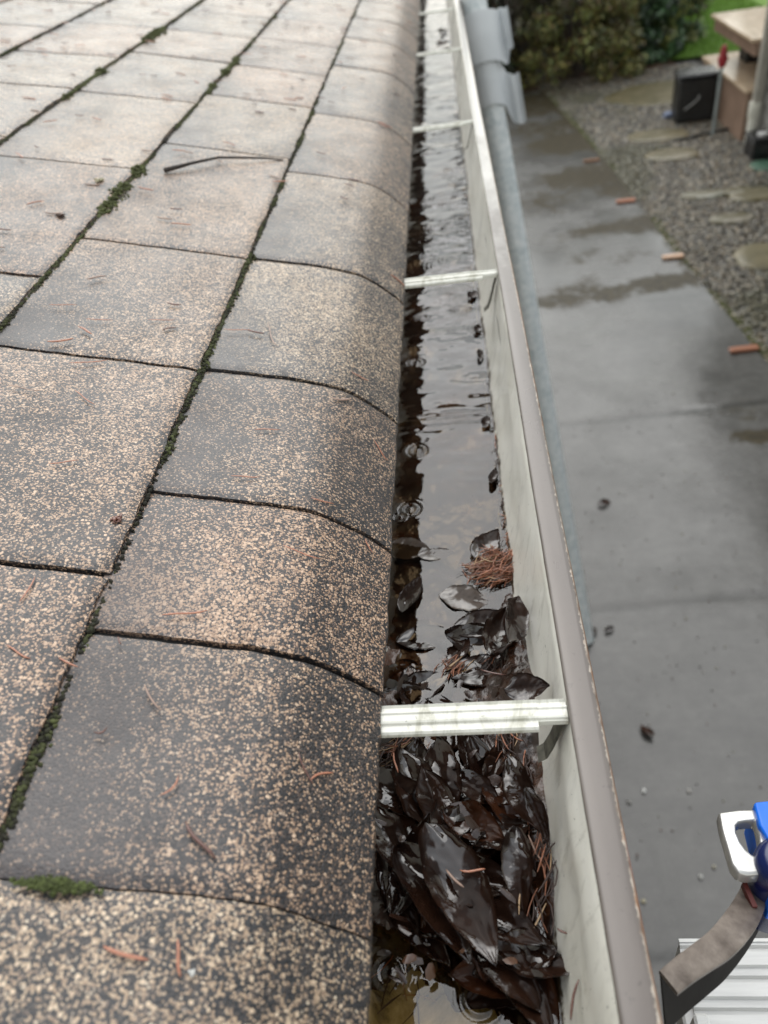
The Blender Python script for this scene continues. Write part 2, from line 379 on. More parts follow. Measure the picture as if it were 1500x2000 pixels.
def build_roof():
    Vs = []; Fs = []; Cs = []; nb = 0
    for ci in range(10):
        x1, x0 = LX[ci], LX[ci+1]          # x1 lower edge, x0 upper
        sl = list(SL[ci]) if ci < 4 else [(.15 if ci % 2 else 0)-.3+.3*k for k in range(12)]
        while sl[-1] < 5.2: sl.append(sl[-1]+.3)
        for ti in range(len(sl)-1):
            a, b = sl[ti], sl[ti+1]
            near = b < 1.3 and ci < 3
            rx = .0035 if near else .009; ry = .004 if near else .011
            nx = int(abs(x1-x0+.0)/rx)+2; ny = int((b-a)/ry)+2
            U, W = np.meshgrid(np.linspace(0, 1, nx), np.linspace(0, 1, ny), indexing='ij')
            ga = slotw.get((ci, ti), .0022)/1.0; gb = slotw.get((ci, ti+1), .0022)
            X = x1+(x0-.004-x1)*U
            Y0 = a+ga+(b-a-ga-gb)*W
            wig = .0032
            ea = (fbm(X*55+ci*9, X*0+ti*3.3, 5, 4)-.5)*wig; eb = (fbm(X*55+ci*9, X*0+(ti+1)*3.3, 5, 4)-.5)*wig
            Y = Y0+ea*(1-W)+eb*W+SLANT*(-X)*.6
            edge_amp = .0045 if ci else .0030
            ex = (fbm(Y*60, Y*0+ci*7, 11, 5)-.5)*edge_amp
            X = X+ex*(1-U)**6
            tilt = rnd.uniform(-1, 1)*.0007; lift = rnd.uniform(0, .0012)
            Z = prof(X)+.0042*(1-U)+.001+lift*(1-U)+tilt*(W-.5)*2+(fbm(X*9, Y*9, 21+ci, 3)-.5)*.0035*(1 if ci or 1 else 0)
            # crumbled, slightly sagging edges next to slots
            d = np.minimum(W, 1-W)*(b-a)
            Z -= .0016*np.exp(-(d/.004)**2)
            Z -= .0012*np.exp(-(U*abs(x1-x0)/.003)**2)
            t = rnd.uniform(-.10, .07)
            if ci == 0: t += .02
            tone = .42+t+.06*ss(.3, .9, Y)
            tone = np.broadcast_to(tone, X.shape).copy()
            # darker, bare zone at the upper corner of each tab
            tone -= .42*np.exp(-((1-U)**2/.10+(W-.1 if rnd.random() < .6 else W-.85)**2/.22))*rnd.uniform(.3, 1)
            tone -= (.07+.10*vn(Y*14, X*10, 44))*ss(.38, .12, U)*(ci == 0)
            if ci == 0 and ti == 2: tone += .1
            if ci == 0 and ti == 1: tone -= .17*ss(.3, .8, U); tone -= .04
            if ci == 0 and ti == 3: tone -= .02
            wear = ss(.45, 1, U)*ss(.95, .2, W)*(1 if rnd.random() < .5 else .4)
            if ci == 0 and ti == 1: wear = ss(.25, .95, U)*.9
            if ci == 0 and ti == 3: wear = ss(.5, 1, U)*.6
            hue = np.full(X.shape, rnd.random()**2)
            n = nx*ny
            V = np.stack([X, Y, Z], -1).reshape(-1, 3)
            C = np.stack([tone, hue, np.broadcast_to(wear, X.shape)], -1).reshape(-1, 3)
            Fc = grid(nx, ny)[:, ::-1]
            # skirts
            idx = np.arange(n).reshape(nx, ny)
            rim = np.concatenate([idx[0, :], idx[1:, -1], idx[-1, -2::-1], idx[-2:0:-1, 0]])
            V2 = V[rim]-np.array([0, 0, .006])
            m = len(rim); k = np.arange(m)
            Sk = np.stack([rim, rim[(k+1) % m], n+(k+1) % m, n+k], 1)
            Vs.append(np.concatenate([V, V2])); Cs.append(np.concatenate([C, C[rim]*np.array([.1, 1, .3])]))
            Fs.append(np.concatenate([Fc, Sk])+nb); nb += n+m
    V = np.concatenate(Vs); Fc = np.concatenate(Fs); C = np.clip(np.concatenate(Cs), 0, 1)
    o = mesh('roof', V, Fc, MAT['shingle'], house, True, C)
    smooth_angle(o, 50)
    # underlay sheet beneath the tabs
    xs = np.concatenate([[-6.0], PX[1:]-.0025]); ys = np.array([-1.2, 5.4])
    Xg, Yg = np.meshgrid(xs, ys, indexing='ij'); Zg = prof(Xg)-.0028
    mesh('roof_underlay', np.stack([Xg, Yg, Zg], -1).reshape(-1, 3), grid(len(xs), 2), MAT['black'], house)
build_roof()
def house_rest():
    m = MB(); m.box((-.046, -1.2, -.16), (-.0282, 5.4, -.004)); m.build('fascia', MAT['fascia'], house)
    m = MB(); m.box((-.45, -1.2, -.176), (-.047, 5.4, -.165)); m.build('soffit', MAT['fascia'], house)
    sid = m_simple('tan_house_siding', (.42, .38, .32), .6, bumpsc=60, var=.1)
    m = MB()
    z = GZ
    while z < -.18:
        m.add([(-.44, -1.2, z), (-.44, 5.4, z), (-.452, 5.4, min(z+.2, -.177)), (-.452, -1.2, min(z+.2, -.177)), (-.46, -1.2, z), (-.46, 5.4, z)],
              [(0, 1, 2, 3), (0, 4, 5, 1)]); z += .2
    m.box((-6, -1.2, GZ), (-.461, 5.4, -.177)); m.build('wall', sid, house)
house_rest()

# moss in the course joints
def ico():
    import bmesh
    bm = bmesh.new(); bmesh.ops.create_icosphere(bm, subdivisions=1, radius=1)
    V = np.array([v.co[:] for v in bm.verts]); Fc = np.array([[v.index for v in f.verts] for f in bm.faces]); bm.free(); return V, Fc
ICO = ico()
def blobs(P, S, rot=True, seed=1):
    r = np.random.default_rng(seed); V0, F0 = ICO; n = len(P)
    jit = 1+r.uniform(-.35, .35, (n, len(V0), 1))
    V = V0[None]*jit*S[:, None, :]
    if rot:
        a = r.uniform(0, 6.28, n); c, s = np.cos(a)[:, None], np.sin(a)[:, None]
        V = np.stack([V[..., 0]*c-V[..., 1]*s, V[..., 0]*s+V[..., 1]*c, V[..., 2]], -1)
    V = V+P[:, None, :]
    Fc = F0[None]+(np.arange(n)*len(V0))[:, None, None]
    return V.reshape(-1, 3), Fc.reshape(-1, 3)
m_moss = m_attr('damp_moss', .9, bumpsc=900, bumpd=.001, var=.5, varsc=300)
def moss_line(ci, lab):
    x = LX[ci]; n = 13000; y = rng.uniform(-.2, 4.2, n)
    dens = fbm(y*7, y*0+ci, 31+ci, 4)*.6+vn(y*28, y*0, 77+ci)*.4
    lump = ss(.50, .72, fbm(y*3.2, y*0+3*ci, 51, 2)); keep = rng.random(n) < (.18+1.2*ss(.38, .62, dens))
    y = y[keep]; dens = dens[keep]; lump = lump[keep]; n = len(y)
    wdt = .0012+.0026*ss(.4, .7, dens)+.0062*lump*ss(.45, .7, dens)
    off = rng.normal(0, 1, n)*wdt*.55
    X = x+.0014+off; hgt = wdt*.75*np.exp(-(off/wdt)**2)
    Z = prof(X)+.001+hgt*rng.random(n)
    s = rng.uniform(.0007, .0017, n)*(1+.5*lump)
    S = np.stack([s, s*rng.uniform(.8, 1.7, n), s*rng.uniform(.7, 1.3, n)], 1)
    Y = y+SLANT*(-X)*.6
    V, Fc = blobs(np.stack([X, Y, Z], 1), S, True, ci)
    g = ss(.35, .8, dens+.3*lump+rng.normal(0, .12, n))
    c = np.array([.028, .026, .016])[None]*(1-g[:, None])+np.array([.115, .130, .045])[None]*g[:, None]
    c = np.repeat(c*rng.uniform(.6, 1.3, (n, 1)), len(ICO[0]), 0)
    o = mesh('moss', V, Fc, m_moss, None, False, c); tag(o, lab, 'moss', None, 'stuff')
for ci, lab in ((1, 'green moss strip in the shingle joint nearest the gutter'), (2, 'moss strip in the second shingle joint up from the gutter'),
                (3, 'moss strip in the third shingle joint up from the gutter'), (4, 'moss strip in the far upper shingle joint at top left')):
    moss_line(ci, lab)
def moss_tuft(px, py, ln, wd, lab, n=500):
    p = onRoof(px, py); a = rng.normal(0, .5, n); b = rng.normal(0, .4, n)*(1-.5*np.minimum(1, np.abs(a)))
    P = np.stack([p[0]+a*ln, p[1]+b*wd, np.zeros(n)], 1); P[:, 2] = prof(P[:, 0])+.004+rng.random(n)*.0025*np.exp(-a*a*2)
    s = rng.uniform(.0005, .0013, n); V, Fc = blobs(P, np.stack([s, s, s], 1), True, 9)
    c = np.repeat(np.array([.10, .125, .035])[None]*rng.uniform(.5, 1.3, (n, 1)), len(ICO[0]), 0)
    tag(mesh('moss', V, Fc, m_moss, None, False, c), lab, 'moss', None, 'stuff')
moss_tuft(118, 1738, .014, .004, 'small bright green moss tuft low on the nearest shingles')

# ================================================================== GUTTER
gut = empty('gutter', (0.06, 2, -.05)); tag(gut, 'white lined brown gutter full of rainwater and rotting leaves along the roof edge', 'gutter')
def gpart(o):
    o.matrix_parent_inverse = Matrix.Translation((-.06, -2, .05)); return o
def build_gutter():
    base = [(-.0265, .000), (-.0265, -.096), (-.023, -.101), (.072, -.101), (.079, -.098), (.086, -.090), (.0945, -.078), (.1015, -.058), (.107, -.036), (.1105, -.016), (.1128, -.004), (.1150, .0008)]
    P = []
    for i in range(len(base)-1):
        a, b = np.array(base[i]), np.array(base[i+1]); k = max(1, int(np.linalg.norm(b-a)/.006))
        for j in range(k): P.append(a+(b-a)*j/k)
    P.append(np.array(base[-1])); P = np.array(P); P[:, 1] *= DZ
    ys = np.concatenate([np.arange(-.35, 1.2, .006), np.arange(1.2, 5.3, .02)])
    A, B = np.meshgrid(np.arange(len(P)), ys, indexing='ij')
    X = P[A, 0]; Z = P[A, 1]; on = ((X > .08) & (X < .1135)).astype(float)
    X = X+on*(fbm(B*9, Z*30, 61, 3)-.5)*.0045+on*(vn(B*40, Z*90, 62)-.5)*.0006
    Z = Z+(P[A, 0] < .075)*(P[A, 0] > -.022)*(fbm(X*40, B*12, 63, 3)-.5)*.003
    Mt = Mat('stained_gutter_lining'); s = Mt.n('ShaderNodeSeparateXYZ'); Mt.l(Mt.co(), s.inputs[0])
    b = Mt.noise(14, 6, .65, Mt.map((1, .5, .6)))
    base_c = Mt.ramp(b, [(.25, (.70, .67, .57)), (.5, (.88, .855, .77)), (.8, (.93, .91, .85))])
    base_c = Mt.mix(Mt.ramp(Mt.noise(24, 7, .75, Mt.map((1, .8, .45)), .6), [(.54, 0), (.68, .4)]), base_c, (.38, .365, .33))
    fl = Mt.math('LESS_THAN', s.outputs[2], -.112)       # the bottom, soaked and stained
    floor = Mt.ramp(Mt.noise(32, 6, .7, None, .6), [(.36, (.04, .032, .014)), (.47, (.46, .42, .22)), (.66, (.80, .76, .52))])
    base_c = Mt.mix(fl, base_c, floor)
    tide = Mt.ramp(Mt.math('ADD', Mt.math('MULTIPLY', Mt.math('SUBTRACT', s.outputs[2], -.1045), 60), Mt.math('MULTIPLY', Mt.math('SUBTRACT', Mt.noise(45, 6, .75), .5), 2.2)), [(.10, 1), (.32, 0)])
    base_c = Mt.mix(Mt.math('MULTIPLY', tide, Mt.math('SUBTRACT', 1, fl)), base_c, (.09, .06, .035))
    strk = Mt.noise(60, 5, .7, Mt.map((1, 1, .25)), .8)
    base_c = Mt.mix(Mt.ramp(strk, [(.56, 0), (.74, .5)]), base_c, (.30, .28, .22))
    base_c = Mt.mix(Mt.ramp(Mt.noise(220, 3, .6), [(.70, 0), (.73, .85)]), base_c, (.05, .045, .035))
    Mt.set(color=base_c, rough=Mt.ramp(b, [(.3, .25), (.7, .5)]), coat=.3, coat_rough=.15, normal=Mt.bump(Mt.noise(70, 4), .35, .0007))
    o = mesh('lining', np.stack([X, B, Z], -1).reshape(-1, 3), grid(len(P), len(ys)), Mt.m, gut, True); gpart(o)
    # outer ogee shell
    oc = [(-.0275, -.001), (-.0275, -.134), (.078, -.134), (.099, -.121), (.107, -.100), (.111, -.080), (.114, -.060), (.108, -.045), (.124, -.030), (.1295, -.018), (.1300, -.0095)]
    V = []; Fc = []
    for (x, z) in oc: V += [(x, -.35, z), (x, 5.3, z)]
    for i in range(len(oc)-1): Fc.append((2*i, 2*i+1, 2*i+3, 2*i+2))
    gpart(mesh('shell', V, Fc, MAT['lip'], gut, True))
    for yy in (-.352, 5.302):
        V = [(x, yy, z*DZ if z > -.1 else -.132) for x, z in base]+[(x, yy+.002, z*DZ if z > -.1 else -.132) for x, z in base]; n_ = len(base)
        Fc = [tuple(range(n_)), tuple(range(n_, 2*n_))]+[(i, (i+1) % n_, n_+(i+1) % n_, n_+i) for i in range(n_)]
        gpart(mesh('end_cap', V, Fc, MAT['lip'], gut))
    # rolled front lip, two lengths butted at a seam
    for (y0, y1, dz, dx) in ((-.35, 5.3, 0, 0),):
        pr = [(.1132, -.0042), (.1128, .0008), (.1136, .0022), (.1150, .0027), (.1200, .0024), (.1270, .0019), (.1298, .0012), (.1312, -.0006), (.1314, -.0036), (.1308, -.0100), (.1296, -.0104)]
        ys = np.arange(y0, y1, .01); ys = np.append(ys, y1)
        A, B = np.meshgrid(np.arange(len(pr)), ys, indexing='ij'); p = np.array(pr)
        wob = (fbm(B*3, B*0, 71, 2)-.5)*.0022
        X = p[A, 0]+dx+wob+(vn(B*70, A*.7, 73)-.5)*.00035; Z = p[A, 1]+dz+(fbm(B*2.2, B*0, 72, 2)-.5)*.002
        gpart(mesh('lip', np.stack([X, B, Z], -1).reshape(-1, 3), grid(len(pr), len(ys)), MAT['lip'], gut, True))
build_gutter()
def strap(y, idx):
    e = empty('hanger_strap', (0, y, 0)); e.parent = gut; e.matrix_parent_inverse = Matrix.Translation((-.06, -2, .05))
    h = .0105
    # ridged cross-section (y,z), extruded along x
    full = [(-h, -.0062), (-h, -.0035), (-h+.0012, -.0022), (-.0045, -.0024), (-.0040, -.0008), (-.0028, -.0004), (-.0016, -.0014), (.0022, -.0014), (.0030, -.0004), (.0042, -.0006), (.0048, -.0026), (.0080, -.0028), (h-.0012, -.0016), (h, -.0030), (h, -.0062)]
    m = MB()
    def ext(pr, xa, xb, n=1):
        V = []; k = len(pr)
        for i in range(n+1):
            x = xa+(xb-xa)*i/n
            V += [(x, a, b) for a, b in pr]
        Fc = []
        for i in range(n):
            for j in range(k): Fc.append((i*k+j, i*k+(j+1) % k, (i+1)*k+(j+1) % k, (i+1)*k+j))
        Fc.append(tuple(range(k))); Fc.append(tuple(n*k+j for j in range(k))); m.add(V, Fc)
    ext(full, -.026, .0945, 8)
    nar = [(max(a, -.0055), b-.0004) for a, b in full]
    ext(nar, .0945, .1122, 2)
    o = m.build('strap', MAT['strap'], e)
    # clip leg that hooks under the lip and runs down the wall
    V = []; Fc = []; pts = [(.1130, -.0068), (.1115, -.012), (.1085, -.022), (.1055, -.034), (.1015, -.046), (.097, -.050)]
    m = MB()
    for k, (x, z) in enumerate(pts):
        V += [(x-.0012, -.004, z), (x-.0012, .0075, z), (x-.0024, .0075, z-.0006), (x-.0024, -.004, z-.0006)]
    for k in range(len(pts)-1):
        for j in range(4): Fc.append((k*4+j, k*4+(j+1) % 4, (k+1)*4+(j+1) % 4, (k+1)*4+j))
    Fc += [(0, 1, 2, 3), (20, 21, 22, 23)]
    m.add(V, Fc); m.build('clip', m_clip, e)
    return e
m_clip = m_simple('grimy_strap_clip', (.10, .095, .075), .5, varsc=120, var=.35)
for i, y in enumerate((.272, .896, 1.562, 2.232, 2.845, 3.5, 4.15, 4.8)): strap(y, i)

# sludge in the bottom
def sludge_h(X, Y):
    n1 = fbm(X*45, Y*45, 91, 5); n2 = fbm(X*16, Y*16, 92, 3)
    front = ss(.150, .20, Y+(n1-.5)*.05-.35*np.maximum(0, X-.035)+.03*(X > .05)*ss(.05, .07, X))
    pile = ss(.15, .21, Y)*ss(.47, .36, Y)
    h = -.106+front*(.012+.010*n2+.008*(n1-.3))+pile*.009+pile*.010*ss(.055, .10, X)
    # channel of open water through the pile
    cx = np.interp(Y, [.15, .20, .235, .262, .30, .34, .40], [.085, .080, .066, .046, .04, .035, .03])
    h = h-pile*.012*np.exp(-((X-cx)/.008)**2)*ss(.15, .18, Y)
    h = h+ss(.068, .092, X)*.006*ss(.2, .3, Y)*n1
    return h
def build_sludge():
    xs = np.arange(-.026, .1045, .0013); ys = np.concatenate([np.arange(.09, .6, .0016), np.arange(.6, 5.2, .008)])
    X, Y = np.meshgrid(xs, ys, indexing='ij'); Z = DZ*sludge_h(X, Y)+(rng.random(X.shape)-.5)*.0006
    M = Mat('rotten_leaf_sludge'); n = M.noise(60, 5, .7); s = M.n('ShaderNodeSeparateXYZ'); M.l(M.co(), s.inputs[0])
    c = M.ramp(n, [(.3, (.010, .005, .003)), (.55, (.035, .014, .007)), (.75, (.12, .045, .018))])
    c = M.mix(M.ramp(M.noise(9, 3), [(.5, 0), (.7, .7)]), c, (.14, .05, .018))
    M.set(color=c, rough=.25, coat=.6, coat_rough=.08, normal=M.bump(M.noise(240, 4, .7), .6, .0015))
    o = mesh('leaf_sludge', np.stack([X, Y, Z], -1).reshape(-1, 3), grid(len(xs), len(ys)), M.m, None, True)
    tag(o, 'dark brown rotted leaf sludge lying along the gutter bottom', 'sludge', None, 'stuff')
build_sludge()

# water
WZ = -.080*DZ
RINGS = [(815, 880, 1.0, .012), (800, 995, 1.0, .011), (812, 708, .9, .010), (900, 605, .9, .016), (825, 620, .9, .009), (850, 478, 1., .014), (835, 500, .8, .010), (850, 400, 1., .018),
         (890, 330, 1, .02), (840, 300, .8, .018), (870, 210, 1, .02), (850, 160, 1, .02), (780, 1010, .6, .008), (940, 640, .6, .018), (915, 450, .8, .016), (935, 1950, .9, .012), (760, 1900, .5, .012)]
def build_water():
    xs = np.arange(-.0258, .1005, .0011)
    ys = np.concatenate([np.arange(-.33, .02, .01), np.arange(.02, 1.15, .0013), np.arange(1.15, 3.4, .003), np.arange(3.4, 5.25, .02)])
    X, Y = np.meshgrid(xs, ys, indexing='ij'); Z = np.full(X.shape, WZ)
    calm = ss(.45, .8, Y)*.9+.25
    Z += (fbm(X*20, Y*32, 101, 3)-.5)*.0024*calm
    Z += (fbm(X*50+3, Y*100, 102, 2)-.5)*.0004*calm*ss(.4, .7, fbm(X*6, Y*6, 103, 2))
    Z += (fbm(X*65, Y*85, 104, 2)-.5)*.00085*(.3+ss(.4, .65, fbm(X*4, Y*5, 105, 2)))*(.5+.5*ss(.3, .5, Y))
    Z += .00006*np.sin((Y*1+.12*X+.01*fbm(X*20, Y*20, 5))*2*math.pi/.021)*ss(.55, .62, Y)*ss(.95, .8, Y)
    # stronger cross ripple under the near straps
    Z += .0003*np.sin((Y-.738)*2*math.pi/.013)*np.exp(-((Y-.738-.15*(X-.05))/.014)**2)
    for (px, py, a, rr) in RINGS:
        p = onZ(px, py, WZ); r = np.hypot(X-p[0], Y-p[1])
        rr = rr*1.25; Z += a*.00075*np.sin(r*2*math.pi/.0062)*np.exp(-((r-rr*.5)/(rr*.42))**2)
        Z += a*.0003*np.exp(-(r/.0022)**2)
    rr_ = np.random.default_rng(3)
    for k in range(26):
        x, y = rr_.uniform(.0, .09), rr_.uniform(1.0, 3.0); r = np.hypot(X-x, Y-y); R0 = rr_.uniform(.008, .022)
        Z += .0004*np.sin(r*2*math.pi/.007)*np.exp(-((r-R0)/(.008))**2)
    o = mesh('gutter_water', np.stack([X, Y, Z], -1).reshape(-1, 3), grid(len(xs), len(ys)), MAT['water'], None, True)
    o['kind'] = 'structure'; o['label'] = 'brown rainwater standing in the gutter with raindrop rings'
build_water()

# ------------------------------------------------------------------ leaves
def leaf_mesh(name, L, W, tipp=1.0, curl=.25, bend=.3, seed=0, mat='leaf', serr=.03, n=34, m=13, flat=1.0):
    r = np.random.default_rng(seed)
    u = np.linspace(0, 1, n); v = np.linspace(-1, 1, m); U, V = np.meshgrid(u, v, indexing='ij')
    wd = (np.sin(math.pi*np.clip(U, 0, 1)**(.85*tipp)))**.8*W/2
    wd = wd*(1-.25*ss(.85, 1, U))+.0004
    wd = wd*(1+serr*(((U*26) % 1)-.5)*(np.abs(V) > .9))*(1-.16*np.maximum(0, fbm(U*9+seed, V*0+np.sign(V)*3+seed, seed+1, 3)-.45)*2*(np.abs(V) > .75))
    X = (U-.5)*L; Y = V*wd
    side = .04*L*np.sin(U*2.2+seed); Y = Y+side
    Z = curl*np.abs(V)**1.7*wd*np.sign(curl)*1.0
    Z = Z+bend*L*.25*(4*(U-.5)**2)*(1 if seed % 2 else -.6)
    Z = Z-.0007*np.exp(-(V/.10)**2)+.00026*np.sin(2*math.pi*(U*8-np.abs(V)*1.8))*(1-np.abs(V)**4)
    Z = Z+(fbm(U*2.5+seed, V*1.2+seed, seed, 4)-.5)*.018*flat*(.3+np.abs(V))*(W/.035)
    n0 = n*m; top = np.stack([X, Y, Z], -1).reshape(-1, 3); bot = top-np.array([0, 0, .00035])
    Fc = grid(n, m); idx = np.arange(n0).reshape(n, m)
    rim = np.concatenate([idx[0, :], idx[1:, -1], idx[-1, -2::-1], idx[-2:0:-1, 0]]); k = np.arange(len(rim))
    Sk = np.stack([rim, n0+rim, n0+rim[(k+1) % len(rim)], rim[(k+1) % len(rim)]], 1)
    F_all = np.concatenate([Fc, (Fc+n0)[:, ::-1], Sk])
    o = mesh(name, np.concatenate([top, bot]), F_all, MAT[mat], None, True)
    # petiole joined into the blade
    return o
def place(o, px, py, z, yaw, tx=0, ty=0, lim=0):
    p = onZ(px, py, z*DZ if z < -.045 else z*1.15); wx = float(np.interp(p[2], [-.131, -.117, -.101, -.075, -.047, -.02], [.072, .086, .0945, .1015, .107, .111]))-.003-lim
    p[0] = min(p[0], wx)
    if py < 1360 and p[2] < -.094 and py > 1000: p[2] -= .0025
    o.location = p; o.rotation_euler = Euler((math.radians(tx), math.radians(ty), math.radians(yaw)), 'XYZ'); return o
# hand-placed leaves: px, py, z, yaw, tilt x, tilt y, L, W, mat, label
HL = [
 (895, 1745, -.054, -62, 8, 4, .088, .034, 'leaf', 'large glossy dark leaf on top of the pile below the near strap'),
 (850, 1752, -.058, -58, -14, 3, .080, .028, 'leaf', 'long ridged brown leaf overlapping the left of the large glossy leaf'),
 (925, 1835, -.066, -75, 10, 14, .045, .014, 'leaf2', 'small narrow leaf with curled tip below the large glossy leaf'),
 (985, 1790, -.066, -35, 10, -8, .055, .026, 'leaf', 'dark leaf tucked at the right of the large glossy leaf'),
 (925, 1615, -.066, -30, 6, -4, .045, .024, 'leaf2', 'orange brown leaf in the pile beside the water channel'),
 (975, 1622, -.066, 20, -5, 8, .042, .030, 'leaf', 'small round glossy leaf at the bend of the water channel'),
 (800, 1540, -.068, -75, -18, 0, .062, .030, 'leaf', 'upright wet leaf beneath the left half of the near strap'),
 (868, 1520, -.068, -80, 12, 5, .066, .030, 'leaf', 'dark veined leaf beside the water channel under the near strap'),
 (930, 1545, -.071, -40, 4, 2, .040, .020, 'leaf', 'flat leaf reaching into the curved water channel'),
 (765, 1640, -.066, -55, -8, 6, .060, .025, 'leaf', 'dark leaf against the roof edge left of the glossy pile'),
 (780, 1740, -.070, -70, 6, 10, .060, .026, 'leaf', 'matt dark leaf beneath the shingle edge in the pile'),
 (1040, 1540, -.060, -70, 22, 8, .050, .020, 'leaf', 'dark leaf leaning on the cream gutter wall below the strap'),
 (1050, 1590, -.050, -75, 38, 20, .034, .012, 'leaf', 'pointed leaf sticking out over the cream wall'),
 (1015, 1700, -.060, -85, 15, 12, .052, .020, 'leaf', 'brown leaf edge on against the lower cream wall'),
 (990, 1850, -.075, -60, 6, 6, .060, .030, 'leaf', 'black leaf at the foot of the pile by the wall'),
 (1000, 1930, -.082, -80, 4, 4, .062, .026, 'leaf', 'sunken brown leaf nearest the camera by the wall'),
 (1073, 1342, -.030, -8, 14, -12, .030, .020, 'leaf', 'small toothed leaf leaning between strap and gutter wall'),
 (1045, 1205, -.048, 82, 50, 10, .062, .026, 'leaf', 'tall folded dark leaf standing against the cream gutter wall'),
 (1010, 1235, -.070, 70, 15, 10, .055, .026, 'leaf', 'wet leaf in front of the tall folded leaf'),
 (905, 1165, -.077, -12, 2, 3, .045, .030, 'leaf3', 'flat grey reflecting leaf floating below the needle clump'),
 (985, 1055, -.074, 50, 4, -6, .040, .026, 'leaf', 'angular folded leaf floating above the needle clump'),
 (800, 1072, -.079, -8, 4, -2, .046, .026, 'leaf3', 'pale veined leaf half sunk beside the roof edge'),
 (850, 1078, -.0785, 3, 0, 4, .034, .016, 'leaf3', 'thin pale leaf tip floating right of the half sunk leaf'),
 (805, 1155, -.076, 72, -16, 0, .045, .020, 'leaf', 'dark upright leaf near the roof edge beside floating grey leaf'),
 (830, 1240, -.079, 10, -2, 4, .050, .028, 'leaf', 'floating dark leaf left of the small needle tuft'),
 (795, 1320, -.080, -25, 3, -2, .050, .028, 'leaf', 'sunken dark leaf beside the roof edge behind the strap'),
 (945, 1210, -.075, 20, 5, 5, .056, .028, 'leaf', 'brown leaf under the tall folded leaf'),
 (975, 1310, -.077, -5, 3, 2, .060, .032, 'leaf', 'broad flat leaf just behind the near strap'),
 (895, 1265, -.076, 60, -10, 4, .032, .016, 'leaf', 'small curled leaf by the needle tuft'),
 (880, 1860, -.080, -50, 6, 2, .050, .022, 'leaf', 'black leaf below the curled tip in shadow'),
 (955, 640, -.078, 80, 10, 0, .020, .010, 'leaf', 'small leaf scrap against the wall past the second strap'),
 (958, 690, -.077, 84, 20, 0, .030, .009, 'leaf', 'narrow dark leaf floating along the gutter wall'),
 (940, 575, -.078, 80, 16, 0, .030, .016, 'leaf', 'dark leaf caught under the second strap clip'),
 (968, 820, -.077, 75, 12, 0, .024, .010, 'leaf', 'dark leaf scrap on the waterline midway along the wall'),
 (978, 930, -.077, 80, 10, 0, .026, .009, 'leaf', 'curled leaf scrap on the waterline above the needle strip'),
 (880, 60, -.074, 80, 14, 0, .10, .035, 'leaf', 'brown leaf clump against the wall at the far end of the gutter'),
 (872, 85, -.074, 60, 8, 0, .07, .03, 'leaf2', 'reddish leaf at the far end of the gutter'),
]
for i, (px, py, z, yaw, tx, ty, L, W, mt, lab) in enumerate(HL):
    flat = .35 if (z < -.0735 and py > 1000) else 1
    o = leaf_mesh('fallen_leaf', L, W, rnd.uniform(.85, 1.15), rnd.choice([.25, .4, -.3])*flat, rnd.uniform(.1, .4)*flat, i*3+1, mt, flat=flat)
    place(o, px, py, z, yaw, tx, ty, abs(math.sin(math.radians(yaw)))*W*.42*math.cos(math.radians(tx))+abs(math.cos(math.radians(yaw)))*L*.42); tag(o, lab, 'leaf', 'fallen leaves in the gutter')
# filler leaves of the pile
protos = []
for k in range(7):
    o = leaf_mesh('fallen_leaf', rnd.uniform(.042, .070), rnd.uniform(.020, .032), rnd.uniform(.8, 1.2), rnd.choice([.3, .5, -.3]), rnd.uniform(.2, .6), 200+k*3, 'leaf' if k % 4 else 'leaf2')
    protos.append(o)
def chan(y): return float(np.interp(y, [.13, .15, .20, .235, .262, .30, .34, .40], [.09, .085, .080, .066, .046, .04, .035, .03]))
nf = 0
while nf < 62:
    y = rnd.uniform(.15, .41); x = rnd.uniform(-.008, .082)
    if y < .185 and x < .035: continue
    if abs(x-chan(y)) < .013 and y > .17: continue
    if y > .33 and rnd.random() < .5: continue
    o = protos[nf] if nf < 7 else protos[nf % 7].copy()
    if nf >= 7: COL.objects.link(o)
    zz = (-.107 if y < .29 else -.1135)+.012*rnd.random()+(.012 if y < .27 else 0)*rnd.random()
    o.location = (x, y, zz); o.rotation_euler = (math.radians(rnd.gauss(0, 9)), math.radians(rnd.gauss(0, 7)), rnd.uniform(0, 6.28))
    lab = ('dark wet leaf packed behind the near strap in the pile' if y > .285 else 'dark wet leaf packed under the near strap' if y > .258 else
           'dark wet leaf packed left of the curved water channel' if x < chan(y) and y > .2 else 'dark wet leaf packed between the water channel and the cream wall' if x >= chan(y) else 'dark wet leaf packed at the lower end of the rotting pile')
    tag(o, lab, 'leaf', 'leaves packed in the pile'); nf += 1
for o in protos: pass

